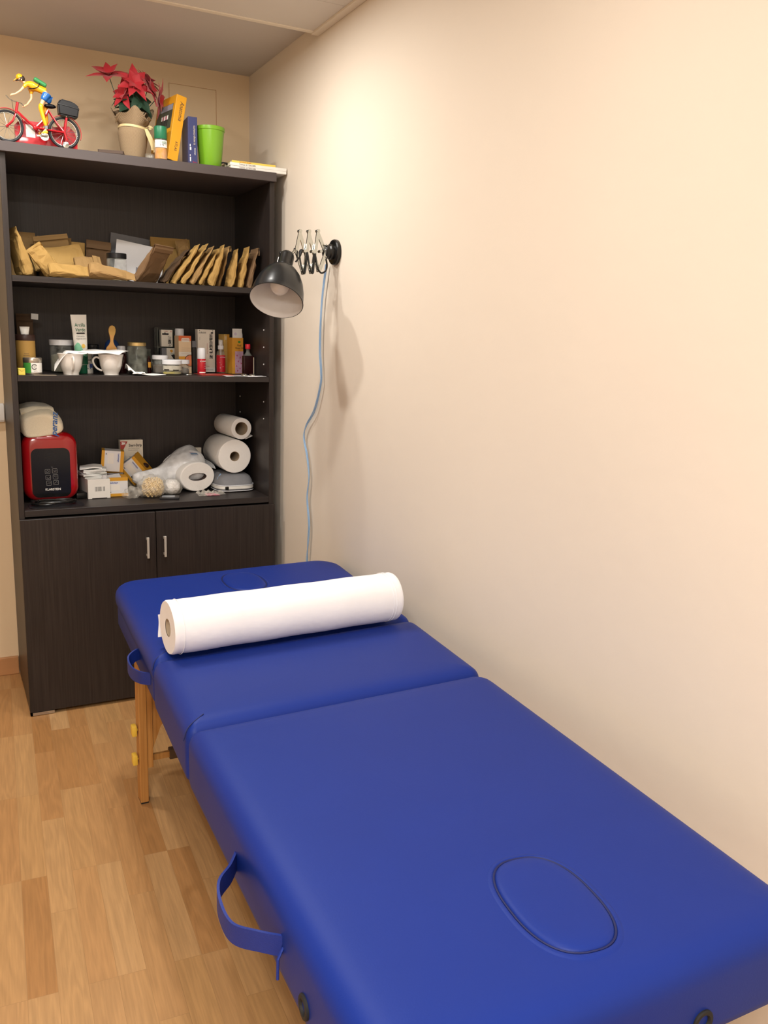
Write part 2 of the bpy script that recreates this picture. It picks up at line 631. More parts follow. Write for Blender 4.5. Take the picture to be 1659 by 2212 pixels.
def patch(parent, material, x0, x1, z0, z1, y, name='printed_panel', t=0.0004):
    """thin printed rectangle on a face that looks towards -y"""
    return G().box(x0, x1, y - t, y + 0.0003, z0, z1).done(name, material, parent, smooth=False)

def poly_patch(parent, material, poly, y, name='printed_shape', t=0.0005):
    return G().prism(poly, y - t, y + 0.0003).done(name, material, parent, smooth=False)

def circle(cx, cz, rx, rz=None, n=28, a0=0, a1=360):
    rz = rx if rz is None else rz
    full = abs(a1 - a0) >= 360
    k = n if full else n + 1
    return [(cx + rx * math.cos(R(a0 + (a1 - a0) * i / n)), cz + rz * math.sin(R(a0 + (a1 - a0) * i / n))) for i in range(k)]

def rrect(x0, x1, z0, z1, r, n=6):
    pts = []
    for cx, cz, a in ((x1 - r, z1 - r, 0), (x0 + r, z1 - r, 90), (x0 + r, z0 + r, 180), (x1 - r, z0 + r, 270)):
        for i in range(n + 1):
            t = R(a + 90 * i / n)
            pts.append((cx + r * math.cos(t), cz + r * math.sin(t)))
    return pts

def catmull(P, k=6, closed=False):
    P = [Vector(p) for p in P]
    n = len(P)
    out = []
    for i in range(n if closed else n - 1):
        p0 = P[(i - 1) % n] if (closed or i > 0) else P[0]
        p1, p2 = P[i], P[(i + 1) % n]
        p3 = P[(i + 2) % n] if (closed or i < n - 2) else P[-1]
        for j in range(k):
            t = j / k
            out.append(0.5 * ((2 * p1) + (-p0 + p2) * t + (2 * p0 - 5 * p1 + 4 * p2 - p3) * t * t + (-p0 + 3 * p1 - 3 * p2 + p3) * t ** 3))
    if not closed:
        out.append(P[-1])
    return out

def settle(o, z=None, ymax=-.0135, ymin=None, xmin=-.9275, xmax=-.0665):
    """rest a thing on its shelf and keep it inside the bookcase"""
    bpy.context.view_layer.update()
    pts = []
    for q in [o] + list(o.children_recursive):
        if q.type == 'MESH':
            pts += [q.matrix_world @ v.co for v in q.data.vertices]
    lo = Vector([min(p[i] for p in pts) for i in range(3)])
    hi = Vector([max(p[i] for p in pts) for i in range(3)])
    if z is not None:
        o.location.z += z - lo.z
    if hi.y > ymax:
        o.location.y -= hi.y - ymax
    if ymin is not None and lo.y < ymin:
        o.location.y += ymin - lo.y
    if lo.x < xmin:
        o.location.x += xmin - lo.x
    if hi.x > xmax:
        o.location.x -= hi.x - xmax
    return o

def structure(o):
    o['kind'] = 'structure'
    return o

# world-space meshes hung on an unrotated thing
def wdone(g, name, material, parent, **k):
    bmesh.ops.translate(g.bm, vec=-Vector(parent.location), verts=g.bm.verts)
    return g.done(name, material, parent, **k)

# ------------------------------------------------------------------ room
X0, Y0, ZC, ZS = -2.75, -4.75, 2.322, 2.285
structure(G().box(X0 - .1, .1, Y0 - .1, .1, -.1, 0).done('floor', 'floor', smooth=False))
structure(G().box(X0 - .1, .1, Y0 - .1, .1, ZC, ZC + .1).done('ceiling', 'ceiling_paint', smooth=False))
structure(G().box(X0 - .1, .1, 0, .1, 0, ZC).done('wall_back', 'wall_paint_back', smooth=False))
structure(G().box(0, .1, Y0, 0, 0, ZC).done('wall_right', 'wall_paint', smooth=False))
structure(G().box(X0 - .1, X0, Y0, 0, 0, ZC).done('wall_left', 'wall_paint', smooth=False))
structure(G().box(X0 - .1, .1, Y0 - .1, Y0, 0, ZC).done('wall_front', 'wall_paint', smooth=False))
# lowered tile ceiling that stops short of the back wall, with its edge profiles
g = G()
g.box(X0, -.022, -.966, -.722, ZS + .001, ZC)
g.box(X0, -.022, Y0, -.968, ZS + .001, ZC)
structure(g.done('ceiling', 'tile_paint', smooth=False))
structure(G().box(X0, -.004, -.724, -.704, ZS - .002, ZC - .0005, bev=.0015).done('trim_1', 'trim_white', smooth=False))
structure(G().box(-.026, -.0005, Y0, -.7045, ZS - .006, ZC - .0005, bev=.0015).done('trim_2', 'trim_white', smooth=False))
# skirting
structure(G().box(X0, -.9485, -.014, -.0003, 0.0, .072, bev=.003).done('baseboard_back', 'baseboard_wood', smooth=False))
structure(G().box(-.014, -.0003, Y0, -.014, 0.0, .072, bev=.003).done('baseboard_right', 'baseboard_wood', smooth=False))
structure(G().box(X0 + .0003, X0 + .014, Y0, -.014, 0.0, .072, bev=.003).done('baseboard_left', 'baseboard_wood', smooth=False))
# flush access panel painted over on the back wall
structure(G().box(-.314, -.134, -.0022, -.0002, 2.112, 2.252, bev=.0012, seg=1).done('trim_3', 'wall_paint_back', smooth=False))
g = G()
for a in ((-.3155, -.314, 2.1105, 2.2535), (-.134, -.1325, 2.1105, 2.2535), (-.314, -.134, 2.1095, 2.1115), (-.314, -.134, 2.2525, 2.2535)):
    g.box(a[0], a[1], -.0008, -.0001, a[2], a[3])
structure(g.done('trim_4', 'baseboard_wood', smooth=False))

# cable trunking at the left edge
t = thing('cable_trunking', 'white plastic cable trunking on the back wall left of the dark bookcase', 'trunking', (-1.35, -.001, 1.025))
G().box(-.40, .40, -.022, -.0005, -.034, .034, bev=.003).done('trunking_base', 'white_plastic', t)
G().box(-.40, .40, -.026, -.0215, -.028, .028, bev=.002).done('trunking_cover', 'white_plastic', t)

# ------------------------------------------------------------------ bookcase
ZT, S1, S2, S3 = 1.8977, 1.4991, 1.1822, 0.731
BK = thing('bookcase', 'tall dark wenge bookcase with three open shelves above two doors', 'bookcase', (-.947, 0, 0))
for x in (0, .882):
    G().box(x, x + .018, -.426, -.006, .014, ZT - .0304, bev=.0008, seg=1).done('side_panel', 'wenge', BK, smooth=False)
G().box(-.001, .901, -.444, -.004, ZT - .0302, ZT, bev=.001, seg=1).done('top_board', 'wenge_sheen', BK, smooth=False)
G().box(.0182, .8818, -.012, -.006, .03, ZT - .0305).done('back_panel', 'wenge', BK, smooth=False)
for z, th in ((S1, .0192), (S2, .0192), (S3, .022)):
    G().box(.0183, .8817, -.4258, -.0125, z - th, z, bev=.0008, seg=1).done('shelf', 'wenge_h', BK, smooth=False)
G().box(.0183, .8817, -.42, -.0125, .03, .048).done('bottom_board', 'wenge_h', BK, smooth=False)
for x0, x1, hx in ((0.0, .4488, .4165), (.4512, .9, .4775)):
    d = G().box(x0, x1, -.4445, -.4268, .0135, .7035, bev=.001, seg=1).done('door', 'wenge', BK, smooth=False)
    h = G()
    h.box(hx - .004, hx + .004, -.469, -.462, .540, .617, bev=.0015)
    h.box(hx - .003, hx + .003, -.463, -.4440, .545, .552)
    h.box(hx - .003, hx + .003, -.463, -.4440, .605, .612)
    h.done('handle', 'brushed_steel', d, smooth=False, label='brushed steel bar handle')
g = G()
g.box(.001, .080, -.446, -.425, .002, .0125)
g.box(.001, .008, -.446, -.36, .002, .0125)
g.done('foot', 'tin_metal', BK, smooth=False, label='flat grey metal corner foot')
for x, y in ((.82, -.424), (.001, -.09), (.82, -.09)):
    G().box(x, x + .079, y, y + .06, .0, .0138).done('foot', 'black_plastic', BK, smooth=False)
G().box(.001, .080, -.43, -.37, .0, .0022).done('foot', 'black_plastic', BK, smooth=False)
for y in (-.366, -.075):
    for z in (1.086, 1.226, 1.289, 1.352, 1.022):
        G().cyl((.8825, y, z), (.8800, y, z), .0028, n=10).done('shelf_pin', 'white_plastic', BK)
for z in (1.226, 1.289, 1.352):
    pass

# ------------------------------------------------------------------ massage table
def inset_quad(q, d):
    """q: 4 points counter-clockwise or clockwise in XY; move every edge inwards by d"""
    c = sum((Vector(p).to_2d() for p in q), Vector((0, 0))) / 4
    L = []
    for i in range(4):
        a, b = Vector(q[i]).to_2d(), Vector(q[(i + 1) % 4]).to_2d()
        n = Vector((-(b - a).y, (b - a).x)).normalized()
        if n.dot(c - a) < 0:
            n = -n
        L.append((a + n * d, (b - a).normalized()))
    out = []
    for i in range(4):
        p, u = L[i - 1]
        s, v = L[i]
        den = u.x * v.y - u.y * v.x
        k = ((s.x - p.x) * v.y - (s.y - p.y) * v.x) / den
        out.append(p + u * k)
    return out

def rquad(q, rc, d, z, n=7, sub=10):
    q = inset_quad(q, d)
    pts = []
    for i in range(4):
        p, a, b = q[i], q[i - 1], q[(i + 1) % 4]
        r = max(rc[i] - d, .006)
        u, v = (a - p).normalized(), (b - p).normalized()
        half = math.acos(max(-1, min(1, u.dot(v)))) / 2
        tl = r / math.tan(half)
        s0, s1 = p + u * tl, p + v * tl
        cc = p + (u + v).normalized() * (r / math.sin(half))
        a0 = math.atan2(*(s0 - cc).yx)
        a1 = math.atan2(*(s1 - cc).yx)
        da = (a1 - a0 + math.pi) % (2 * math.pi) - math.pi
        for k in range(n + 1):
            t_ = a0 + da * k / n
            pts.append(Vector((cc.x + r * math.cos(t_), cc.y + r * math.sin(t_), z)))
        # straight run to next corner
        p2, a2, b2 = q[(i + 1) % 4], q[i], q[(i + 2) % 4]
        r2 = max(rc[(i + 1) % 4] - d, .006)
        u2, v2 = (a2 - p2).normalized(), (b2 - p2).normalized()
        h2 = math.acos(max(-1, min(1, u2.dot(v2)))) / 2
        e0 = pts[-1].to_2d()
        e1 = p2 + u2 * (r2 / math.tan(h2))
        for k in range(1, sub):
            w = e0.lerp(e1, k / sub)
            pts.append(Vector((w.x, w.y, z)))
    return pts

def cushion(q, rc, z0, z1):
    prof = [(.006, z0), (.002, z0 + .005), (0, z0 + .016), (0, z1 - .040), (.0005, z1 - .031), (.0035, z1 - .021), (.009, z1 - .013),
            (.018, z1 - .0068), (.030, z1 - .0028), (.046, z1 - .0009), (.07, z1)]
    rings = [rquad(q, rc, d, z) for d, z in prof]
    c = sum(rings[-1], Vector()) / len(rings[-1])
    for s in (.75, .5, .25, .08):
        rings.append([c.lerp(p, s) + Vector((0, 0, (1 - s) * .0015)) for p in rings[-1 if False else len(prof) - 1]])
    return G().loft(rings)

TB = thing('massage_table', 'blue vinyl folding massage table on wooden legs along the right wall', 'massage table', (-.44, -1.93, 0))
ZA, ZB = .558, .62
qs = [[(-.742, -.968), (-.018, -.938), (-.078, -1.600), (-.770, -1.640)],
      [(-.770, -1.640), (-.078, -1.600), (-.108, -1.985), (-.788, -2.012)],
      [(-.788, -2.012), (-.108, -1.985), (-.168, -2.874), (-.812, -2.874)]]
rcs = [(.075, .085, .035, .02), (.02, .035, .035, .02), (.02, .045, .05, .04)]
for q, rc in zip(qs, rcs):
    wdone(cushion(q, rc, ZA if q is qs[0] else .500, ZB), 'cushion', 'vinyl', TB, angle=60)
# vinyl-covered frame under the cushions
for fq, ins, zt_ in (([(-.742, -.968), (-.018, -.938), (-.078, -1.585), (-.769, -1.620)], .006, .560), ([(-.768, -1.60), (-.078, -1.57), (-.168, -2.874), (-.812, -2.874)], .016, .530)):
    g = G()
    g.loft([rquad(fq, (.07, .08, .03, .02), ins + d, z) for d, z in ((.015, .494), (.003, .496), (0, .502), (0, zt_ - .004), (.007, zt_))])
    wdone(g, 'frame', 'vinyl', TB, angle=50)
# sewn corner seams at the joints
for a, b, c in (((-.7685, -1.628, .585), (-.757, -1.622, .6085), (-.722, -1.600, .6195)), ((-.7915, -2.0, .585), (-.780, -1.994, .6085), (-.745, -1.972, .6195))):
    wdone(G().tube(catmull([a, b, c], 6), .0012, 6), 'corner_seam', 'vinyl_seam', TB)
# face plugs
def plug(cx, cy, ax, ay, tilt):
    def ring(s, z):
        out = []
        for k in range(56):
            t_ = 2 * math.pi * k / 56
            e = 2 / 2.5
            x = math.copysign(abs(math.cos(t_)) ** e, math.cos(t_)) * (ax - s)
            y = math.copysign(abs(math.sin(t_)) ** e, math.sin(t_)) * (ay - s)
            x, y = x * math.cos(tilt) - y * math.sin(tilt), x * math.sin(tilt) + y * math.cos(tilt)
            out.append(Vector((cx + x, cy + y, z)))
        return out
    rings = [ring(.0, .612), ring(.0, .6195), ring(.0008, .6216), ring(.003, .6236), ring(.008, .6250), ring(.02, .6260), ring(.04, .6264)]
    wdone(G().loft(rings), 'face_plug', 'vinyl', TB, angle=60)
    wdone(G().tube([p + Vector((0, 0, 0)) for p in ring(-.0012, .6208)], .0017, 6, closed=True), 'plug_gap_shade', 'vinyl_seam', TB)  # dark ring: shade of the gap round the plug put in as colour
    # raised lip of the opening around the plug
    def lip(i, j):
        pass
    rr = [ring(-.013, .6185), ring(-.009, .6212), ring(-.0055, .6221), ring(-.0035, .6216), ring(-.0025, .6190)]
    g_ = G()
    g_.loft(rr, cap=False)
    wdone(g_, 'opening_lip', 'vinyl', TB, angle=60)
plug(-.484, -2.712, .061, .097, R(-7))
plug(-.393, -1.135, .058, .095, R(-3))
# grommets
def grommet(c, n):
    c, n = Vector(c), Vector(n).normalized()
    M = Matrix.Translation(c) @ n.to_track_quat('Z', 'Y').to_matrix().to_4x4()
    g_ = G().lathe([(0, -.002), (.016, -.002), (.016, .0015), (.0145, .003), (.0105, .003), (.009, .001), (.0088, -.0015), (0, -.0015)], 28, M)
    return wdone(g_, 'grommet', 'black_rubber', TB)
grommet((-.372, -2.8745, .528), (-.02, -1, 0))
grommet((-.8065, -2.648, .530), (-1, .06, 0))
# carrying handles
def handle(P, w=.030):
    wdone(G().tube(catmull(P, 6), 0, flat=(w, .004)), 'carry_handle', 'strap_blue', TB, angle=50)
handle([(-.794, -2.335, .540), (-.818, -2.380, .550), (-.848, -2.425, .560), (-.856, -2.462, .552), (-.852, -2.505, .548), (-.828, -2.545, .556), (-.803, -2.560, .552)])
wdone(G().tube([(-.803, -2.565, .552), (-.814, -2.575, .545), (-.816, -2.580, .520)], .002, 6), 'stitched_tab', 'strap_blue', TB)
handle([(-.742, -1.405, .545), (-.768, -1.420, .545), (-.787, -1.440, .535), (-.788, -1.490, .530), (-.776, -1.545, .536), (-.748, -1.575, .540)])
# wooden legs
def leg(x0, x1, y0, y1, side, zin):
    l = wdone(G().box(x0, x1, y0, y1, .004, .489, bev=.002), 'leg', 'beech', TB, smooth=False)
    wdone(G().box(x0 + .001, x1 - .001, y0 + .001, y1 - .001, 0.0, .0045), 'leg_pad', 'black_rubber', TB, smooth=False)
    xi = (x1, x1 + .016) if side < 0 else (x0 - .016, x0)
    wdone(G().box(xi[0] + .0005 * (side < 0), xi[1] - .0005 * (side > 0), y0 + .002, y1 - .002, zin, .489, bev=.0015), 'inner_leg', 'beech', TB, smooth=False)
    xo = x0 if side < 0 else x1
    for z in (.2225, .134):
        a, b = (xo - .003, xo - .017) if side < 0 else (xo + .003, xo + .017)
        ym = (y0 + y1) / 2
        g_ = G().box(min(a, b), max(a, b), ym - .013, ym + .013, z - .0155, z + .0155, bev=.003)
        g_.cyl((xo, ym, z), (a, ym, z), .004, n=12)
        wdone(g_, 'adjusting_knob', 'knob_yellow', TB)
for x0, x1, y0, y1, sd in ((-.717, -.694, -1.180, -1.136, -1), (-.133, -.110, -1.180, -1.136, 1),
                           (-.815, -.792, -2.700, -2.656, -1), (-.225, -.202, -2.700, -2.656, 1)):
    leg(x0, x1, y0, y1, sd, .108)
for xa, xb, y in ((-.677, -.150, -1.166), (-.775, -.242, -2.684)):
    poly = [(xa, .489), (xa, .165)]
    for k in range(1, 24):
        u = k / 24
        poly.append((xa + (xb - xa) * u, .165 + .21 * math.sin(math.pi * u) ** .6))
    poly += [(xb, .165), (xb, .489)]
    wdone(G().prism(poly, y - .007, y + .007), 'arched_brace', 'beech', TB, smooth=False)
    wdone(G().box(xa, xb, y + .010, y + .020, .118, .136), 'stretcher', 'beech', TB, smooth=False)
    wdone(G().box(xa + .05, xa + .075, y + .006, y + .030, .112, .142, bev=.002), 'stretcher_block', 'kraft_dark', TB, smooth=False)

# ------------------------------------------------------------------ roll of couch paper on the table
PR = thing('paper_roll', 'long white couch paper roll lying across the blue massage table', 'paper roll',
           (-.441, -1.620, .6835), (0, 0, 3.1))
rad = .0620
M = Matrix.Rotation(R(90), 4, 'Y')
nn = 64
def rollr(k, z):
    a = 2 * math.pi * k / nn
    return rad * (1 + .006 * math.sin(2 * a + 1.0) + .004 * math.sin(3 * a + z * 6)) + .0006 * math.sin(z * 40 + a)
rings = []
L = .2935
for z in [-L, -L + .001, -L + .004, -L + .010, -L + .022] + [-L + .04 + (2 * L - .08) * i / 22 for i in range(23)] + [L - .022, L - .010, L - .004, L - .001, L]:
    dd = 0
    e = L - abs(z)
    if e < .004:
        dd = (.004 - e) * .5
    if abs(e - .022) < .002:
        dd = .0008
    rings.append([Vector((z, (rollr(k, z) - dd) * math.cos(2 * math.pi * k / nn), (rollr(k, z) - dd) * math.sin(2 * math.pi * k / nn))) for k in range(nn)])
g = G().loft(rings, cap=False)
# ring-shaped ends around the core hole
for sgn, r_ in ((-1, rings[0]), (1, rings[-1])):
    inner = [Vector((sgn * (L - .001), .0205 * math.cos(2 * math.pi * k / nn), .0205 * math.sin(2 * math.pi * k / nn))) for k in range(nn)]
    mid = [r_[k].lerp(inner[k], .5) for k in range(nn)]
    g.loft([r_, mid, inner] if sgn < 0 else [inner, mid, r_], cap=False)
g.done('paper', 'paper_white', PR, angle=50)
G().lathe([(.0204, -L + .002), (.0204, L - .002), (.0185, L - .002), (.0185, -L + .002), (.0204, -L + .002)], 40, M).done('cardboard_core', 'card_core', PR)
# emboss bands near both ends and the loose last sheet
for x in (-L + .022, L - .020, L - .028):
    G().tube([(x, (rad * 1.004 + .0002) * math.cos(2 * math.pi * k / 48), (rad * 1.004 + .0002) * math.sin(2 * math.pi * k / 48)) for k in range(48)], .0009, 6, closed=True).done('embossed_band', 'paper_white', PR)
def flap(u, v):
    a = R(168 + 46 * v)
    rr = rad + .0012 + .010 * v * v
    x = -L - .004 + 2 * L * u + .002 * math.sin(9 * u + 4 * v)
    return Vector((x, -rr * math.cos(a) * 1.0, rr * math.sin(a)))
G().surf(flap, 30, 10, .0006).done('loose_sheet', 'paper_white', PR, angle=60)

# ------------------------------------------------------------------ scissor-arm wall lamp
LP = thing('wall_lamp', 'black scissor-arm wall lamp with a bell shade and blue cord', 'lamp', (0, -.876, 1.60))
g = G()
Mx = Matrix.Translation((0, -.876, 1.60)) @ Matrix.Rotation(R(-90), 4, 'Y')
g.lathe([(0, .0004), (.0385, .0004), (.0395, .003), (.0395, .011), (.037, .0145), (.030, .0165), (0, .0165)], 40, Mx)
wdone(g, 'wall_base', 'black_plastic', LP)
g = G().lathe([(0, .016), (.024, .016), (.024, .026), (.021, .030), (.021, .040), (.018, .043), (0, .043)], 32, Mx)
wdone(g, 'swivel', 'black_plastic', LP)
for z in (1.583, 1.603, 1.619):
    wdone(G().ball((-.0425, -.889, z), .0035, n=10), 'swivel_screw', 'chrome', LP)
Tp = [(-.128, 1.655), (-.098, 1.657), (-.068, 1.660)]
Bp = [(-.114, 1.529), (-.0875, 1.533), (-.062, 1.540)]
Ml, Mr = (-.140, 1.600), (-.040, 1.600)
bars = [(Ml, Tp[0], 0), (Tp[0], Bp[1], 1), (Tp[1], Bp[2], 1), (Tp[2], Mr, 1), (Ml, Bp[0], 1), (Bp[0], Tp[1], 0), (Bp[1], Tp[2], 0), (Bp[2], Mr, 0)]
for (a, b, lay) in bars:
    y = -.886 + .009 * lay
    g = G().tube([(a[0], y, a[1]), (b[0], y, b[1])], 0, flat=(.0055, .0100), upv=(0, 1, 0))
    # flat side of the strip shows to the front
    wdone(g, 'scissor_bar', 'chrome', LP, smooth=False)
for p in Tp + Bp + [Ml] + [(-.113, 1.596), (-.086, 1.597), (-.0585, 1.599)]:
    wdone(G().cyl((p[0], -.8905, p[1]), (p[0], -.870, p[1]), .0046, n=12), 'pivot_rivet', 'chrome', LP)
# thin cord woven through the scissor arm
P = [(-.044, -.884, 1.592), (-.038, -.888, 1.560), (-.043, -.890, 1.540), (-.060, -.892, 1.533), (-.073, -.892, 1.552), (-.080, -.890, 1.590), (-.084, -.892, 1.560),
     (-.088, -.894, 1.530), (-.098, -.893, 1.545), (-.106, -.890, 1.592), (-.110, -.893, 1.560), (-.116, -.894, 1.528), (-.126, -.893, 1.545), (-.132, -.890, 1.588),
     (-.126, -.894, 1.598), (-.134, -.900, 1.578), (-.150, -.905, 1.560)]
wdone(G().tube(catmull(P, 6), .0028, 8), 'arm_cord', 'black_plastic', LP)
# head
rim = Vector((-.233, -.96, 1.437))
nd = Vector((-.368, -.474, -.80)).normalized()
Mh = Matrix.Translation(rim) @ (-nd).to_track_quat('Z', 'Y').to_matrix().to_4x4()
rr = .0815
outp = [(rr, 0), (rr + .0012, .001), (rr, .004), (.0800, .018), (.0765, .042), (.0695, .070), (.058, .095), (.044, .114), (.030, .126), (.0255, .130)]
inp = [(.0245, .128), (.029, .1235), (.043, .1115), (.0565, .093), (.068, .069), (.075, .042), (.0785, .018), (.0795, .004), (rr - .0012, .0004)]
wdone(G().lathe(outp, 56, Mh), 'lamp_shade', 'lamp_black', LP, angle=60)
wdone(G().lathe(inp, 56, Mh), 'shade_lining', 'enamel_white', LP, angle=60, label='white enamelled inside of the shade')
wdone(G().lathe([(.0255, .128), (.0255, .134), (.0235, .138), (.0235, .172), (.0215, .180), (.016, .186), (0, .188)], 36, Mh), 'lamp_holder', 'black_plastic', LP)
wdone(G().lathe([(0, .126), (.013, .124), (.014, .108), (.020, .095), (.029, .078), (.031, .062), (.027, .046), (.017, .035), (0, .031)], 32, Mh), 'bulb', 'bulb_glass', LP)
hp = Mh @ Vector((0, 0, .160))
g = G().tube([hp, (hp + Vector(Ml + (0,)).xzy.to_3d()) / 2 if False else hp.lerp(Vector((Ml[0], -.881, Ml[1])), .5), Vector((Ml[0], -.881, Ml[1]))], .0042, 10)
wdone(g, 'head_bracket', 'chrome', LP)
g = G().box(-.0012, .0012, -.0245, -.0225, .142, .166)
wdone(G().box(-.003, .003, -.0250, -.0230, .142, .166, M=Mh @ Matrix.Rotation(R(100), 4, 'Z')), 'switch_slot', 'brushed_steel', LP, smooth=False)
wdone(G().cyl(Mh @ Vector((0.02, -.006, .182)), Mh @ Vector((.026, -.006, .196)), .006, n=14, bev=.002), 'switch_knob', 'black_plastic', LP)
wdone(G().ball(Mh @ Vector((.052, -.02, .108)), .0042, n=12), 'thumb_screw', 'tin_metal', LP)
# blue twin cord down the wall
cp = [(-.825, 1.566), (-.796, 1.466), (-.784, 1.376), (-.783, 1.285), (-.794, 1.224), (-.792, 1.178), (-.742, 1.088), (-.667, 1.025), (-.647, .981), (-.679, .919),
      (-.699, .848), (-.684, .77), (-.705, .681), (-.698, .612), (-.690, .552), (-.69, .45), (-.70, .30)]
base = catmull([(-.012, y, z) for y, z in cp], 10)
tw = 0
for sgn in (1, -1):
    pts = []
    for i, p in enumerate(base):
        a = math.pi * .5 + (1.2 * math.sin(i * .085 + .6) + i * .020)
        pts.append(p + Vector((-.0008 + sgn * .0022 * math.sin(a), sgn * .0036 * math.cos(a) * (1.0 if 60 < i < 999 else .7), 0)))
    wdone(G().tube(pts, .0021, 7), 'power_cord', 'cable_blue', LP, label='blue cord strand')

# ================================================================== things on top of the bookcase
# ---- toy bicycle with rider
TY = thing('toy_bicycle', 'red toy bicycle with a yellow-shirted rider on top of the bookcase', 'toy', (-.84, -.42, ZT))
def bk(X, Y, dy=0.0):
    """outline measure of the toy -> metres, local to the toy"""
    x = -.754 + (X - 1136) * .0001658
    z = 1.9447 - (Y - 1302 - (X - 1136) * .1175) * .000168
    return Vector((x + .84, dy, z - ZT))
def wheel(cx, cz, r):
    w = G()
    w.tube([(cx + r * math.cos(2 * math.pi * k / 40), 0, cz + r * math.sin(2 * math.pi * k / 40)) for k in range(40)], .0038, 8, closed=True)
    o = w.done('tyre', 'tyre', TY)
    h = G()
    h.tube([(cx + (r - .0048) * math.cos(2 * math.pi * k / 40), 0, cz + (r - .0048) * math.sin(2 * math.pi * k / 40)) for k in range(40)], .0018, 6, closed=True)
    h.done('rim', 'chrome', o)
    s_ = G()
    for k in range(12):
        a = 2 * math.pi * k / 12 + .2
        s_.cyl((cx, .002 * (-1) ** k, cz), (cx + (r - .005) * math.cos(a), 0, cz + (r - .005) * math.sin(a)), .0007, n=6)
    s_.done('spokes', 'chrome', o)
    c = G().cyl((cx, -.008, cz), (cx, .008, cz), .0045, n=14, bev=.001)
    c.done('hub', 'bike_red', o)
FWc, RWc = bk(145, 1228), bk(1150, 1300)
wheel(FWc.x, .0478, .0440)
wheel(RWc.x, .0478, .0440)
fz = .0478
F0, R0 = Vector((FWc.x, 0, fz)), Vector((RWc.x, 0, fz))
g = G()
head_t, head_b = bk(345, 770), bk(310, 950)
g.tube([head_t, head_b], .0042, 10)
bb = bk(640, 1210)
seat_t = bk(880, 900)
g.tube(catmull([bk(340, 930), bk(450, 1040), bk(560, 1140), bb], 5), .0036, 8)
g.tube([bb, bk(760, 1100), seat_t], .0040, 8)
g.tube([seat_t, R0], .0026, 8)
g.tube([bb, R0], .0030, 8)
for s_ in (-1, 1):
    g.tube([seat_t + Vector((0, .004 * s_, 0)), bk(1010, 1120, .0075 * s_), R0 + Vector((0, .0085 * s_, 0))], .0024, 8)
    g.tube([bb + Vector((0, .004 * s_, 0)), R0 + Vector((0, .0085 * s_, 0))], .0026, 8)
    g.tube([head_b, bk(250, 1090, .0075 * s_), F0 + Vector((0, .0085 * s_, 0))], .0028, 8)
    g.tube([bk(1200, 1040, .008 * s_), R0 + Vector((0, .010 * s_, 0)), bk(1190, 1440, .010 * s_)], .0036, 8)
g.ball(bb, .008, 1, .7, 1, n=14)
g.done('frame', 'bike_red', TY)
def fender(c, a0, a1, r):
    return [(c.x + r * math.cos(R(a)), 0, c.z + r * math.sin(R(a))) for a in range(a0, a1 + 1, 6)]
G().tube(fender(F0, 20, 112, .0515), 0, flat=(.011, .0016), upv=(0, 1, 0)).done('front_mudguard', 'bike_red', TY)
G().tube(fender(R0, -18, 175, .0515), 0, flat=(.011, .0016), upv=(0, 1, 0)).done('rear_mudguard', 'bike_red', TY)
g = G()
g.tube(catmull([bk(155, 640, .012), bk(230, 720, .008), bk(345, 770, 0), bk(400, 800, -.010), bk(440, 850, -.016)], 6), .0016, 8)
g.tube([bk(345, 770), bk(330, 800)], .0035, 10)
g.done('handlebar', 'chrome', TY)
G().tube(catmull([bk(250, 720, .005), bk(262, 850, .004), bk(270, 960, .003)], 6), .0006, 6).done('brake_cable', 'black_plastic', TY)
G().ball(bk(915, 830), .0165, 1.1, .55, .42, n=18).done('saddle', 'toy_black', TY)
# luggage box behind the saddle
g = G()
quad_b = [bk(1060, 985), bk(1400, 1055), bk(1435, 860), bk(1330, 770), bk(1100, 710), bk(1040, 780)]
g.prism([(p.x, p.z) for p in quad_b], -.019, .019)
bmesh.ops.bevel(g.bm, geom=list(g.bm.edges), offset=.004, segments=3, affect='EDGES')
bx = g.done('luggage_box', 'toy_black', TY)
g = G().tube([bk(1045, 800, -.0195), bk(1240, 850, -.0205), bk(1428, 905, -.0195)], .0012, 6)
g.done('lid_line', 'black_plastic', bx)
G().ball(bk(1195, 1015, -.010), .0028, n=10).done('rack_bolt', 'chrome', TY)
# crank, pedal and stabiliser
g = G().cyl(bk(790, 1370, -.008), bk(790, 1370, -.005), .0125, n=24)
g.done('chainring', 'chrome', TY)
g = G().box(-.009, .009, -.006, .006, -.0035, .0035, bev=.001, M=Matrix.Translation(bk(785, 1350, -.016)))
g.box(-.006, .006, -.004, .004, -.003, .003, bev=.001, M=Matrix.Translation(bk(680, 1365, -.012)))
g.done('pedal', 'chrome', TY)
sx_ = bk(1165, 1505)
G().cyl((sx_.x, -.014, .0105), (sx_.x, -.009, .0105), .0100, n=24, bev=.0012).done('stabiliser_wheel', 'chrome', TY)
# low red base behind the bicycle
g = G()
pts = [bk(280, 1140), bk(370, 1055), bk(560, 1075), bk(760, 1100), bk(1000, 1180), bk(1250, 1160), bk(1350, 1260)]
poly = [(p.x, p.z) for p in pts]
xl_, xr_ = poly[0][0] + .002, bk(1400, 1590).x
poly = [(xl_, .0005)] + poly + [(xr_, .03), (xr_, .0005)]
g.prism(poly[::-1], .016, .040)
bs = g.done('toy_base', 'bike_red', TY, smooth=False)
a, b = bk(475, 1130), bk(640, 1370)
G().box(a.x, b.x, .0152, .0161, b.z, a.z).done('sticker', 'sticker_grey', bs, smooth=False)
poly_patch(bs, 'label_white', [(bk(680, 1200).x, bk(680, 1200).z), (bk(755, 1180).x, bk(755, 1180).z), (bk(730, 1275).x, bk(730, 1275).z)], .0158, 'sticker')

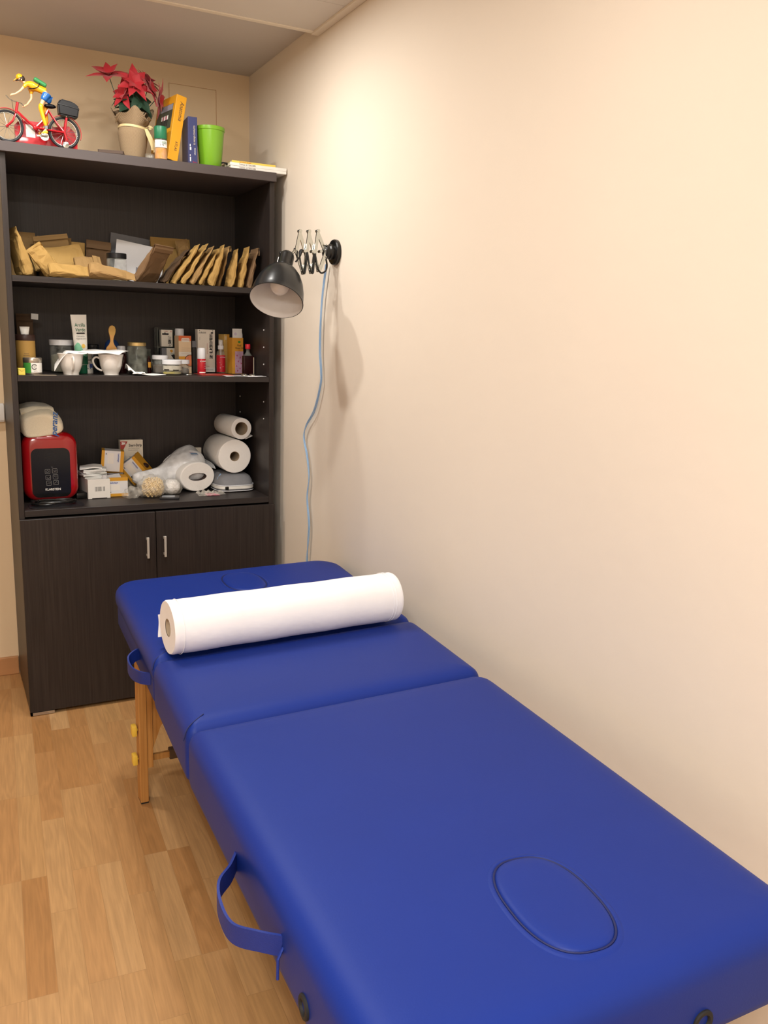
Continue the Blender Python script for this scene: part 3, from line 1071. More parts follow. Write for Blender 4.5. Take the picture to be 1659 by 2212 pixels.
def skin(name, nodes, edges, material, parent, sub=2):
    """one continuous skinned surface grown over a skeleton"""
    me = bpy.data.meshes.new(name)
    bm = bmesh.new()
    lay = bm.verts.layers.skin.verify()
    vs = [bm.verts.new(p) for p, r in nodes]
    for i, j in edges:
        bm.edges.new((vs[i], vs[j]))
    for k, (v, (p, r)) in enumerate(zip(vs, nodes)):
        v[lay].radius = (r, r) if not isinstance(r, tuple) else r
        v[lay].use_root = (k == 0)
    bm.to_mesh(me)
    bm.free()
    o = bpy.data.objects.new(name, me)
    COL.objects.link(o)
    o.modifiers.new('skin', 'SKIN').use_smooth_shade = True
    o.modifiers.new('sub', 'SUBSURF').levels = sub
    o.modifiers['sub'].render_levels = sub
    dg = bpy.context.evaluated_depsgraph_get()
    me2 = bpy.data.meshes.new_from_object(o.evaluated_get(dg))
    o.modifiers.clear()
    o.data = me2
    bpy.data.meshes.remove(me)
    me2.name = name
    me2.materials.clear()
    me2.materials.append(MT[material])
    for p in me2.polygons:
        p.use_smooth = True
    o.parent = parent
    return o

hip, chest, neck, headc = bk(880, 610), bk(620, 500), bk(500, 440), bk(410, 375)
shN, shF = bk(520, 455, -.010), bk(600, 520, .010)
nodes = [(hip, .0085), (bk(760, 540), .0085), (chest, .0095), (neck, .0045), (bk(455, 415), .0042), (headc, .0088), (bk(395, 335), .0085),
         (shN, .0050), (bk(400, 585, -.011), .0034), (bk(310, 640, -.010), .0027), (bk(250, 650, -.008), .0036), (bk(222, 668, -.006), .0022),
         (shF, .0050), (bk(600, 690, .013), .0036), (bk(515, 800, .008), .0028), (bk(450, 845, -.004), .0036), (bk(425, 862, -.010), .0022),
         (bk(850, 620, -.009), .0080), (bk(742, 850, -.011), .0056), (bk(790, 1080, -.012), .0046), (bk(825, 1240, -.012), .0033), (bk(760, 1310, -.013), .0036),
         (bk(880, 640, .009), .0080), (bk(820, 900, .011), .0056), (bk(850, 1120, .012), .0044), (bk(700, 1300, .012), .0036)]
edges = [(0, 1), (1, 2), (2, 3), (3, 4), (4, 5), (5, 6), (2, 7), (7, 8), (8, 9), (9, 10), (10, 11), (2, 12), (12, 13), (13, 14), (14, 15), (15, 16),
         (0, 17), (17, 18), (18, 19), (19, 20), (20, 21), (0, 22), (22, 23), (23, 24), (24, 25)]
RD = skin('rider', nodes, edges, 'toy_skin', TY)
skin('jersey', [(bk(770, 540), .0120), (bk(690, 515), .0126), (chest, .0128), (bk(560, 460), .0104), (shN, .0080), (bk(455, 535, -.011), .0054), (shF, .0076), (bk(600, 620, .012), .0052), (bk(850, 585), .0122)],
     [(0, 1), (1, 2), (2, 3), (2, 4), (4, 5), (2, 6), (6, 7), (0, 8)], 'toy_yellow', RD)
skin('shorts', [(bk(890, 590), .0132), (bk(845, 640, -.009), .0120), (bk(785, 755, -.011), .0098), (bk(900, 650, .009), .0120), (bk(880, 780, .010), .0098), (bk(925, 690), .0124)],
     [(0, 1), (1, 2), (0, 3), (3, 4), (0, 5)], 'toy_blue', RD)
for s_, pts in ((-1, [bk(755, 790, -.011), bk(738, 870, -.0115), bk(765, 980, -.0115), bk(795, 1100, -.012), bk(822, 1200, -.012)]),
                (1, [bk(850, 800, .011), bk(830, 900, .0115), bk(842, 1000, .0115), bk(850, 1120, .012), bk(800, 1180, .012)])):
    skin('sock', list(zip(pts, (.0082, .0080, .0068, .0062, .0050))), [(0, 1), (1, 2), (2, 3), (3, 4)], 'toy_yellow', RD)
skin('shoe', [(bk(850, 1290, -.013), .0050), (bk(790, 1305, -.0135), .0050), (bk(730, 1325, -.014), .0036)], [(0, 1), (1, 2)], 'toy_yellow', RD)
skin('shoe', [(bk(740, 1290, .012), .0050), (bk(690, 1305, .012), .0045)], [(0, 1)], 'toy_yellow', RD)
G().cyl(bk(823, 1190, -.012), bk(828, 1245, -.012), .0050, n=14).done('ankle_band', 'pouch_grey', RD)
Mc = Matrix.Translation(bk(405, 350)) @ Matrix.Rotation(R(-28), 4, 'Y')
prof = [(.0106, -.001), (.0108, .002), (.0098, .006), (.0070, .0095), (.0035, .0112), (0, .0116)]
c = G().lathe(prof, 24, Mc)
c.prism([(-.012, -.0005), (-.021, -.0025), (-.022, -.0012), (-.010, .002)], -.007, .007, M=Mc)
c.done('cap', 'toy_yellow', RD)
G().ball(bk(440, 365), .0098, .95, .95, 1.0, n=18, M=Matrix.Rotation(R(-20), 4, 'Y')).done('hair', 'toy_hair', RD)
G().ball(bk(345, 405), .0024, 1.2, .8, 1, n=10).done('nose', 'toy_skin', RD)
G().tube(catmull([bk(420, 392, -.0086), bk(375, 402, -.0075), bk(340, 400, -.003), bk(338, 402, .003)], 5), .0014, 6).done('glasses', 'toy_black', RD)
G().ball(bk(430, 395, -.0085), .0024, .8, .5, 1.2, n=10).done('ear', 'toy_skin', RD)
Mb = Matrix.Translation(bk(755, 425)) @ Matrix.Rotation(R(26), 4, 'Y')
bp_ = G().box(-.020, .020, -.010, .010, -.0055, .0065, bev=.005, seg=4, M=Mb)
bpo = bp_.done('backpack', 'toy_green', RD)
G().tube(catmull([bk(745, 450, -.010), bk(700, 520, -.0125), bk(620, 545, -.0125), bk(550, 545, -.010)], 6), .0012, 6).done('backpack_strap', 'toy_black', bpo)

# ---- brown card lid lying on the top board
t = G()
t.box(-.040, .040, -.045, .045, 0.0, .003)
t.box(-.040, .040, -.045, -.043, .0, .012)
t.box(-.040, -.038, -.045, .045, .0, .012)
t.box(.038, .040, -.045, .045, .0, .012)
t.box(-.040, .040, .043, .045, .0, .012)
o = t.done('card_lid', 'board_brown', smooth=False)
o.location = (-.600, -.385, ZT + .0003)
o.rotation_euler = (0, 0, R(-14))
tag(o, 'shallow brown card lid lying left of the burlap-wrapped poinsettia', 'lid')

# ---- poinsettia in burlap
PO = thing('poinsettia', 'red cloth poinsettia in a burlap-wrapped pot tied with cream ribbon', 'potted plant', (-.520, -.335, ZT))
rnd = random.Random(5)
def wrap(u, v):
    a = 2 * math.pi * u
    zz = [0, .02, .055, .085, .103, .108, .118, .135, .150]
    rr_ = [.036, .040, .046, .050, .046, .044, .050, .058, .066]
    i = min(int(v * 8), 7)
    f = v * 8 - i
    r = rr_[i] * (1 - f) + rr_[i + 1] * f
    z = zz[i] * (1 - f) + zz[i + 1] * f
    k = max(0, (v - .6) / .4)
    r *= 1 + .10 * k * math.sin(5 * a + 1) + .05 * k * math.sin(9 * a) + .02 * (1 - k) * math.sin(4 * a)
    z += k * k * (.020 * math.sin(3 * a + .5) + .010 * math.sin(7 * a)) - k * k * .012 * (math.cos(a - R(250)) > .6)
    return Vector((r * math.cos(a), r * math.sin(a), z + .0015))
G().surf(wrap, 60, 34, .0012, closeu=True).done('burlap_wrap', 'burlap', PO)
G().lathe([(0, .001), (.034, .001), (.042, .09), (.0, .09)], 24).done('pot', 'board_brown', PO)
rb = G().tube([(.0475 * math.cos(2 * math.pi * k / 40), .0475 * math.sin(2 * math.pi * k / 40), .106 + .002 * math.sin(4 * math.pi * k / 40)) for k in range(40)], 0, closed=True, flat=(.007, .0012))
for P in ([(.036, -.033, .106), (.046, -.036, .112), (.056, -.036, .108), (.046, -.037, .104)], [(.036, -.033, .105), (.046, -.042, .085), (.058, -.045, .060), (.062, -.046, .030)],
          [(.036, -.033, .105), (.040, -.044, .082), (.052, -.048, .050), (.054, -.048, .036)]):
    rb.tube(catmull(P, 6), 0, flat=(.009, .0009), upv=(.8, .3, .5))
rb.done('ribbon', 'ribbon', PO)
def petal(L, w, bend, M, g):
    def f(u, v):
        x = (u - .5) * 2
        s = max(.03, math.sin(math.pi * v ** .8)) ** 1.1 * (1 - .12 * v)
        return Vector((x * w * s, L * v, bend * L * v * v - .12 * L * v * 0 + .10 * w * abs(x) * s * 2))
    g.surf(f, 5, 9, .0006, M=M)
def flower(c, nrm, n, L, w, mat_, name, tilt=18, bend=-.25, two=True):
    g = G()
    nrm = Vector(nrm).normalized()
    B = nrm.to_track_quat('Z', 'Y').to_matrix().to_4x4()
    for ring, (k, l, tl) in enumerate(((n, 1.0, tilt), (n - 1, .62, tilt + 25)) if two else ((n, 1.0, tilt),)):
        for i in range(k):
            a = 360 * i / k + 25 * ring + rnd.uniform(-9, 9)
            M = Matrix.Translation(Vector(c) + nrm * .002 * ring) @ B @ Matrix.Rotation(R(a), 4, 'Z') @ Matrix.Rotation(R(tl + rnd.uniform(-8, 8)), 4, 'X')
            petal(L * l * rnd.uniform(.85, 1.12), w * rnd.uniform(.85, 1.1), bend + rnd.uniform(-.1, .1), M, g)
    return g.done(name, mat_, PO, angle=70)
def rel(u, v, y):   # centre of a bloom from its height and offset
    return Vector((u, y, v))
FS = 1.22
blooms = [((.000, -.045, .237), (.05, -.9, .35), 7, .050, .015), ((-.074, -.010, .258), (-.25, -.55, .8), 6, .058, .015), ((.050, .005, .262), (.45, -.25, .8), 6, .048, .014),
          ((.080, -.020, .205), (.85, -.4, -.1), 6, .050, .014), ((-.028, -.020, .205), (-.7, -.6, .2), 5, .045, .013), ((.050, -.030, .232), (.7, -.5, .4), 6, .046, .014)]
for c, n_, k, L_, w_ in blooms:
    flower(c, n_, k, L_ * FS, w_ * 1.02, 'petal_red', 'flower')
g = G()
for c, n_, k, L_, w_ in blooms:
    g.tube(catmull([(0, 0, .09), (c[0] * .5, c[1] * .5 + .004, .16), Vector(c) - Vector(n_).normalized() * .004], 5), .0013, 6)
g.done('stem', 'leaf_green', PO)
for c, n_, k, L_ in (((-.020, -.020, .178), (-.2, -.75, .5), 5, .052), ((.020, -.030, .190), (.2, -.8, .4), 5, .050), ((.045, -.015, .175), (.6, -.5, .3), 4, .045),
                     ((-.040, -.006, .190), (-.6, -.4, .6), 4, .046), ((.0, .01, .17), (.1, .1, 1), 6, .055)):
    flower(c, n_, k, L_, .018, 'leaf_green', 'leaf', tilt=10, bend=-.3, two=False)

# ---- spice / spray bottle with green cap
t = thing('spray_bottle', 'small clear bottle of amber liquid with a green cap', 'bottle', (-.447, -.421, ZT))
G().lathe([(0, .0005), (.0205, .0005), (.0215, .003), (.0215, .062), (.0195, .066), (.0195, .067), (.0188, .067), (.0188, .065), (.0203, .061), (.0203, .003), (0, .002)], 32).done('body', 'bottle_clear', t)
G().lathe([(0, .0026), (.0198, .0026), (.0198, .036), (0, .036)], 28).done('liquid', 'amber_liquid', t)
G().lathe([(.0200, .0655), (.0210, .067), (.0210, .100), (.0195, .105), (.0, .106)], 32).done('cap', 'cap_green', t)
def wraplabel(t, r, z0, z1, a0, a1, material, name='label', n=18):
    return G().surf(lambda u, v: Vector(((r) * math.cos(R(a0 + (a1 - a0) * u)), r * math.sin(R(a0 + (a1 - a0) * u)), z0 + (z1 - z0) * v)), n, 2, .0003).done(name, material, t)
lb = wraplabel(t, .0219, .038, .061, 200, 325, 'label_white')
words('3 x SAVON', .0075, 'cap_green', lb, (.003, -.0224, .0545), rot=(90, 0, 0), sx=.6)
words('5  4 6', .0085, 'ink_black', lb, (-.001, -.0224, .0455), sx=.7)
words('LAVANDA', .006, 'cap_green', lb, (.007, -.0222, .050), sx=.55)

# ---- small clear glass
t = G().lathe([(0, .0006), (.016, .0006), (.017, .003), (.017, .018), (.016, .0195), (.0155, .018), (.0155, .003), (0, .002)], 26).done('glass_pot', 'glass')
t.location = (-.478, -.395, ZT)
tag(t, 'tiny clear glass pot between the burlap ribbon and the amber bottle', 'glass pot')

# ---- yellow book leaning
t = thing('leaning_book', 'thick yellow book with a group photo leaning against the navy book', 'book', (-.392, -.420, ZT + .001), (0, 10.5, 11))
# local: spine faces -y, front cover faces -x
def bookblock(t, th, hgt, dep, cov, name_spine='spine'):
    G().box(-th + .002, -.002, .003, dep - .004, .002, hgt - .002).done('pages', 'book_pages', t, smooth=False)
    G().box(-th, -th + .002, .001, dep, 0, hgt, bev=.0006, seg=1).done('front_cover', cov, t, smooth=False)
    G().box(-.002, 0, .001, dep, 0, hgt, bev=.0006, seg=1).done('back_cover', cov, t, smooth=False)
    return G().box(-th, 0, -.001, .0018, 0, hgt, bev=.0009, seg=2).done(name_spine, cov, t, smooth=False)
sp = bookblock(t, .036, .212, .150, 'book_yellow')
words('Anatomia', .020, 'board_brown', sp, (-.014, -.0014, .162), rot=(90, 90, 0), sx=.8, shear=.3)
words('ATLAS', .012, 'board_brown', sp, (-.014, -.0014, .048), rot=(90, 90, 0), sx=.9)
def coverpatch(par, material, y0, y1, z0, z1, x, name):
    return G().box(x - .0006, x + .0002, y0, y1, z0, z1).done(name, material, par, smooth=False)
ph = coverpatch(t, 'photo_dark', .016, .140, .105, .185, -.0361, 'cover_photo')
coverpatch(ph, 'photo_sky', .018, .138, .165, .184, -.0366, 'photo_sky')
for i, y in enumerate((.045, .057, .068, .080, .091)):
    coverpatch(ph, 'photo_pink' if i % 2 else 'label_white', y, y + .007, .136, .150, -.0366, 'photo_figure')
    coverpatch(ph, 'ink_black', y, y + .007, .115, .136, -.0366, 'photo_figure')

# ---- navy book
t = thing('hardback_book', 'navy blue book standing upright next to the lime green pot', 'book', (-.3235, -.424, ZT + .0004), (0, 0, -3))
sp = bookblock(t, .031, .150, .105, 'book_navy')
words('EL MASAJE COMPLETO', .0075, 'book_pages', sp, (-.010, -.0014, .092), rot=(90, -90, 0), sx=.8)
words('ediciones', .0065, 'label_white', sp, (-.009, -.0014, .040), rot=(90, -90, 0), sx=.9)
words('libros', .006, 'ink_red', sp, (-.010, -.0014, .006), rot=(90, 0, 0))
for z0, z1, w_ in ((.058, .066, .004), (.046, .056, .007), (.026, .031, .003), (.008, .023, .005)):
    patch(sp, 'label_white', -.026, -.026 + w_ * .7, z0 * .95, z1 * .95, -.0008, 'worn_patch')

# ---- lime green pot
t = thing('plant_pot', 'empty lime green plastic pot on the bookcase top', 'pot', (-.268, -.385, ZT + .0004))
G().lathe([(0, 0), (.036, 0), (.0375, .002), (.0475, .118), (.0495, .119), (.0500, .122), (.0500, .130), (.0488, .131), (.0480, .130), (.0470, .121), (.0360, .004), (0, .004)], 48).done('pot_wall', 'pot_lime', t)

# ---- magazines stacked flat at the right end
def booklet(name, label, cat, w, d, h, cov, loc, rz, spine_txt, group='thin books on the right end of the bookcase top', ink='ink_grey'):
    t = thing(name, label, cat, loc, (0, 0, rz), group)
    G().box(-w / 2 + .001, w / 2 - .001, .0015, d - .001, .0008, h - .0008).done('pages', 'book_pages', t, smooth=False)
    G().box(-w / 2, w / 2, 0, d, 0, .0008).done('back_cover', cov, t, smooth=False)
    G().box(-w / 2, w / 2, 0, d, h - .0008, h).done('front_cover', cov, t, smooth=False)
    s_ = G().box(-w / 2, w / 2, -.0004, .0012, 0, h).done('spine', cov, t, smooth=False)
    words(spine_txt, h * .75, ink, s_, (-w * .20, -.0006, h * .5), sx=.9)
    return t
b = booklet('thin_book', 'white thin book, lowest of the flat stack beside the lime pot', 'book', .205, .14, .0095, 'mag_white', (-.108, -.432, ZT + .0003), 0, 'TOOLS OF TEACHER', ink='ink_black')
booklet('thin_book', 'white thin book in the middle of the flat stack on the bookcase top', 'book', .207, .14, .0095, 'mag_white', (-.1085, -.4325, ZT + .0102), .4, 'TOOLS OF TEACHER', ink='ink_black')
booklet('thin_book', 'yellow thin book on top of the two white books', 'book', .160, .12, .0072, 'mag_yellow', (-.124, -.428, ZT + .0201), .6, 'NATIONAL REVIEW', ink='ink_red')
t = G().tube(catmull([(-.0295, .006, .006), (-.022, 0, .0085), (-.010, 0, .0085), (-.004, .005, .0085), (.0, .03, .0085)], 6), .0028, 8)
o = t.done('black_strap', 'black_rubber')
o.location = (-.2085, -.405, ZT + .0105)
tag(o, 'short black strap end beside the flat stack of thin books', 'strap')

# ================================================================== kraft paper bags on the upper shelf
def bagmesh(w, h, t, seed, fold=0.0, fang=150, jit=.0042, tilt_fill=0.0, taper=0.0):
    """crumpled flat-bottomed paper bag: X width, Y thickness, Z height, origin at bottom centre"""
    rg = random.Random(seed)
    K = 22
    rows = [0, .03, .10, .2, .32, .45, .58, .7, .8, .88, .94, 1.0]
    tp = [.55, .85, 1.0, 1.0, .94, .84, .70, .52, .34, .18, .08, .05]
    rings = []
    off = rg.uniform(0, 50)
    for v, f in zip(rows, tp):
        ring = []
        for k in range(K):
            a = 2 * math.pi * k / K
            ca, sa = math.cos(a), math.sin(a)
            e = .45
            x = math.copysign(abs(ca) ** e, ca) * w / 2 * (1 - taper * v)
            y = math.copysign(abs(sa) ** .5, sa) * t / 2 * f * (1 + tilt_fill * ca)
            p = Vector((x, y, v * h))
            n1 = noise.noise(Vector((x * 28 + off, y * 10 + (5 if y > 0 else 0), v * h * 28)))
            n2 = noise.noise(Vector((x * 70 - off, y * 20, v * h * 70 + off)))
            dd = (n1 * 1.5 + n2) * jit * (1.0 if f > .1 else .3)
            p += Vector((rg.uniform(-.3, .3) * jit, dd * (1 if sa >= 0 else -1) + rg.uniform(-.3, .3) * jit * (f > .1), rg.uniform(-.5, .5) * jit * (0 < v < 1)))
            if v == 0:
                p.z = max(p.z, 0)
            ring.append(p)
        rings.append(ring)
    if fold > 0:
        a = R(fang)
        for s in (.12, .5, 1.0):
            ring = []
            for k in range(K):
                ang = 2 * math.pi * k / K
                ca, sa = math.cos(ang), math.sin(ang)
                x = math.copysign(abs(ca) ** .45, ca) * w / 2 * (1 - taper)
                L = fold * s
                th = .0012 * math.copysign(1, sa) if abs(sa) > .05 else 0
                ring.append(Vector((x, -.0015 - L * math.sin(a) * .35 - .004 * min(1, s * 3) + th * (-1 if s > .2 else 1), h - L * (1 if s > .2 else 0) * abs(math.cos(a)) + .0008)))
            rings.append(ring)
    g = G().loft(rings)
    bmesh.ops.triangulate(g.bm, faces=[f for f in g.bm.faces if len(f.verts) == 4])
    return g

def bag(label, w, h, t, seed, mat_, loc, rot, fold=0.0, group='kraft paper bags on the upper shelf', rest=True, **k):
    o = bagmesh(w, h, t, seed, fold, **k).done('paper_bag', mat_, smooth=False)
    o.location = loc
    o.rotation_euler = tuple(R(a) for a in rot)
    settle(o, S1 + .0008 if rest else None, ymin=-.432)
    return tag(o, label, 'paper bag', group)

z1 = S1 + .0015
# leaning file of bags at the right: narrow side to the front, tops leaning right
rowbags = [
    ('brown kraft bag with folded top, leftmost of the leaning row beside the jar', .112, .150, .044, 'kraft_brown', -.497, -.335, 36, 44, .026),
    ('dark brown bag squeezed right behind the leftmost leaning brown bag', .085, .150, .022, 'kraft_dark', -.430, -.310, 38, 90, .022),
    ('slim yellow kraft bag, third from the left in the leaning row', .090, .168, .021, 'kraft_yellow', -.398, -.330, 34, 88, 0),
    ('plump yellow kraft bag, fourth from the left in the leaning row', .090, .170, .023, 'kraft_yellow', -.367, -.330, 33, 88, 0),
    ('tan kraft bag with a dark upper side, fifth from the left in the leaning row', .090, .158, .023, 'kraft_tan', -.334, -.330, 31, 88, 0),
    ('small yellow kraft bag, sixth from the left in the leaning row', .085, .146, .021, 'kraft_yellow', -.303, -.330, 28, 88, 0),
    ('widest yellow kraft bag with a crumpled front, seventh in the leaning row', .086, .152, .034, 'kraft_yellow', -.262, -.330, 19, 84, 0),
    ('thin tan bag pressed to the right of the widest leaning yellow bag', .100, .150, .013, 'kraft_tan', -.226, -.290, 16, 88, .02),
    ('yellow kraft bag with a pointed top, third from the right on the upper shelf', .082, .138, .030, 'kraft_yellow', -.190, -.330, 12, 84, 0),
    ('yellow bag with a dark folded flap, second from the right on the upper shelf', .085, .150, .026, 'kraft_yellow', -.152, -.325, 13, 86, 0),
    ('brown kraft bag with a square folded top at the right end of the upper shelf', .090, .148, .023, 'kraft_brown', -.118, -.315, 13, 88, .03),
]
for i, (lab, w, h, t, mt, x, y, lean, rz, fo) in enumerate(rowbags):
    t *= .79
    bag(lab, w, h, t, 100 + i, mt, (x, y, z1 + t / 2 * math.sin(R(abs(lean)))), (lean, 0, rz), fo)
bag('brown kraft bag with a folded top standing behind the pointed yellow bag', .075, .150, .018, 121, 'kraft_dark', (-.172, -.115, z1), (8, 0, 80), .02)
bag('yellow bag with a straight folded top against the back behind the leaning row', .150, .185, .022, 122, 'kraft_yellow', (-.335, -.060, z1), (-2, 0, 0), .040)
bag('tan bag with a raised corner behind the leaning row, right of the folded yellow top', .050, .178, .012, 123, 'kraft_tan', (-.262, -.090, z1), (0, -14, 12))
bag('tan kraft bag far back between the slim leaning bags', .075, .145, .016, 124, 'kraft_tan', (-.230, -.060, z1), (4, 0, 10))

# the jumble at the left
bag('flat tan bag standing against the back at the left end of the upper shelf', .084, .166, .018, 131, 'kraft_tan', (-.864, -.085, z1), (-3, 1, 0), jit=.0016)
bag('wide tan bag standing behind the long diagonal bag near the left', .118, .160, .018, 133, 'kraft_tan', (-.752, -.050, z1), (-1, 0, 0), .0, jit=.0016)
bag('small pale kraft bag standing behind the right end of the long diagonal bag', .046, .142, .014, 134, 'kraft_yellow', (-.682, -.100, z1), (0, 2, 0), jit=.0018)
bag('greyish brown bag with a rolled top at the back, left of the glass jar', .088, .152, .024, 135, 'kraft_brown', (-.610, -.065, z1), (-2, 4, 0), .034)
def laid(label, w, h, t, seed, mat_, org, zdir, ndir, fold=0.0, lift=True, **k):
    """a bag laid down: zdir runs from its bottom to its top, ndir is where its broad face looks"""
    o = bagmesh(w, h, t, seed, fold, **k).done('paper_bag', mat_, smooth=False)
    Z = Vector(zdir).normalized()
    Y = -Vector(ndir)
    Y = (Y - Z * Y.dot(Z)).normalized()
    X = Y.cross(Z)
    M_ = Matrix((X, Y, Z)).transposed()
    o.location = org
    o.rotation_euler = M_.to_euler()
    settle(o, S1 + .0008 if lift else None, ymin=-.432)
    return tag(o, label, 'paper bag', 'kraft paper bags on the upper shelf')
laid('yellow bag with a sharp lit crease, leaning left at the left side panel', .085, .152, .040, 132, 'kraft_yellow', (-.888, -.320, z1), (-.24, .0, .97), (-.96, -.28, 0), jit=.004)
laid('tan bag with a soft folded top tilted behind the long diagonal bag', .118, .150, .016, 142, 'kraft_tan', (-.750, -.125, z1), (-.17, .05, 1), (0, -1, .05), .020, jit=.002)
laid('long yellow bag lying across the left jumble, rising to the right', .085, .178, .020, 136, 'kraft_yellow', (-.848, -.215, z1 + .060), (1, .12, .20), (0, -.85, .52), lift=False, jit=.0028)
laid('crumpled yellow bag slumped below the left end of the long bag', .062, .105, .028, 137, 'kraft_yellow', (-.790, -.325, z1 + .010), (-.50, .0, .66), (.30, -.85, .30), jit=.005)
laid('flattened yellow bag lying along the shelf edge at the left', .052, .130, .026, 138, 'kraft_yellow', (-.812, -.375, z1 + .024), (1, .03, .02), (0, -.62, .78), jit=.0035)
laid('short tan bag with a folded flap lying left of the glass jar', .060, .088, .026, 139, 'kraft_tan', (-.714, -.262, z1 + .054), (1, .0, .08), (0, -.70, .70), .03, lift=False, jit=.003)
laid('pinkish brown bag lying at the shelf edge in front of the glass jar', .060, .152, .036, 140, 'kraft_tan', (-.686, -.380, z1 + .028), (1, .0, -.10), (0, -.62, .78), jit=.0035, taper=.35)
laid('flat dark bag lying under the short tan bag left of the glass jar', .070, .110, .022, 141, 'kraft_dark', (-.722, -.262, z1 + .012), (1, .0, .0), (0, -.2, 1), jit=.002)

# sheets behind the jar
t = thing('paper_sheet', 'white printed sheet leaning at the back of the upper shelf', 'paper', (-.474, -.112, z1), (-14, 0, 0))
Mr_ = Matrix.Rotation(R(9), 4, 'Y')
G().box(-.088, .088, -.0004, .0004, .014, .160, M=Mr_).done('sheet', 'paper_white', t, smooth=False)
G().surf(lambda u, v: Vector((-.010 + .092 * u, -.0008, .018 + (.052 + .008 * noise.noise(Vector((u * 9, 1, 1)))) * v)), 24, 6, .0002, M=Mr_).done('printed_picture', 'photo_sky', t)
G().surf(lambda u, v: Vector((.000 + .078 * u, -.0013, .018 + (.028 + .014 * noise.noise(Vector((u * 14, 4, 1)))) * v)), 24, 6, .0002, M=Mr_).done('printed_picture', 'ink_grey', t)
t = G().box(-.078, .078, -.001, .001, 0, .178, M=Mr_ if False else Matrix.Rotation(R(7), 4, 'Y')).done('grey_card', 'pouch_grey', smooth=False)
t.location = (-.492, -.048, z1 + .006)
t.rotation_euler = (R(-8), 0, 0)
settle(t, z1)
tag(t, 'grey card standing behind the white printed sheet', 'card')

# jar with black lid
def jar(name, label, loc, r, h, fill, fillmat, lid, lidr=None, lidh=.012, glass='glass', neck=.86, cat='jar', group=None, label_strip=None, flat=False):
    t = thing(name, label, cat, loc, group=group)
    hb = h - lidh * .9
    sh = r * .22
    rn = r * neck
    G().lathe([(0, .0005), (r * .90, .0005), (r, .004), (r, hb - sh - .004), (rn, hb - .003), (rn, hb), (rn - .0014, hb), (rn - .0014, hb - .004), (r - .0018, hb - sh - .005), (r - .0018, .005), (r * .88, .0028), (0, .0028)], 36).done('glass_body', glass, t)
    if fill > 0:
        rf = r - .0026
        zt_ = .0034 + (hb - sh - .012) * fill
        rg = random.Random(len(label))
        prof = [(0, .0034), (rf * .9, .0034), (rf, .006), (rf, zt_ - .003), (rf * .8, zt_), (rf * .4, zt_ + .002), (0, zt_ + .001)]
        G().lathe(prof, 32).done('contents', fillmat, t)
    lr = lidr or rn + .0022
    G().lathe([(lr - .001, hb - lidh * .62), (lr, hb - lidh * .55), (lr + .0003, h - .0022), (lr - .0012, h - .0004), (lr - .004, h - .0002), (lr - .006, h - .0012), (0, h - .0012)], 40).done('lid', lid, t)
    return t
t = jar('glass_jar', 'glass jar of seeds with a black lid among the paper bags', (-.577, -.285, z1), .0345, .098, .45, 'seed_tan', 'lid_black', lidr=.0335)
wraplabel(t, .0349, .010, .032, 300, 335, 'label_white')

# ================================================================== middle shelf
z2 = S2 + .0004
t = thing('canister', 'tan canister with a dark lid at the left end of the middle shelf', 'canister', (-.888, -.285, z2))
G().lathe([(0, .0), (.031, .0), (.0318, .002), (.0318, .112), (0, .112)], 36).done('canister_body', 'canister_tan', t)
G().lathe([(.0322, .110), (.0328, .112), (.0328, .127), (.031, .130), (0, .130)], 36).done('lid', 'lid_brown', t)
for i, (z, w) in enumerate(((.066, 14), (.060, 18), (.052, 20), (.048, 16))):
    wraplabel(t, .0321, z, z + .0012, 270 - w, 270 + w, 'board_brown', 'printed_line')
t = thing('cream_tube', 'small white tube lying on the lid of the tan canister', 'tube', (-.888, -.290, z2 + .1306))
G().loft([[Vector((a * (.0125 + .0035 * v), b * (.010 * (1 - v) + .001), .0255 * v)) for a, b in [(math.cos(2 * math.pi * k / 20), math.sin(2 * math.pi * k / 20)) for k in range(20)]] for v in (0, .3, .7, 1)]).done('tube_body', 'tube_white', t)
words('. ..', .008, 'ink_black', t, (0, -.0105, .004))
o = bagmesh(.056, .200, .022, 151, .028, jit=.002).done('paper_bag', 'kraft_dark', smooth=False)
o.location = (-.872, -.110, z2)
tag(o, 'dark brown paper bag with a rolled top behind the tan canister', 'paper bag')
o = G().box(-.012, .012, -.0012, .0012, 0, .020).done('paper_tag', 'label_white', smooth=False)
o.location = (-.840, -.132, z2 + .182)
o.parent = None
tag(o, 'white paper tag on the upper corner of the dark bag behind the canister', 'tag')
o.rotation_euler = (0, R(4), R(10))

t = thing('tea_tin', 'small silver tin with a green and white label at the left front', 'tin', (-.874, -.352, z2))
G().lathe([(0, 0), (.0288, 0), (.0292, .002), (.0292, .0435), (0, .0435)], 40).done('tin_body', 'tin_metal', t)
G().lathe([(.0296, .0400), (.0300, .0415), (.0300, .0535), (.0288, .0555), (.027, .0560), (0, .0562)], 40).done('lid', 'tin_metal', t)
wraplabel(t, .0294, .005, .0385, 190, 255, 'label_green', 'green_label')
lb = wraplabel(t, .0295, .007, .0385, 255, 345, 'label_white', 'white_label')
g = G().tube([(.0028 + .0078 * math.cos(R(a)), -.0304, .0262 + .0078 * math.sin(R(a))) for a in range(25, 336, 12)], .0009, 6)
g.done('printed_letter', 'ink_black', lb)
words('tea', .005, 'ink_grey', lb, (.003, -.0303, .0265))
words('m a t e', .004, 'ink_grey', lb, (.006, -.0300, .0115))

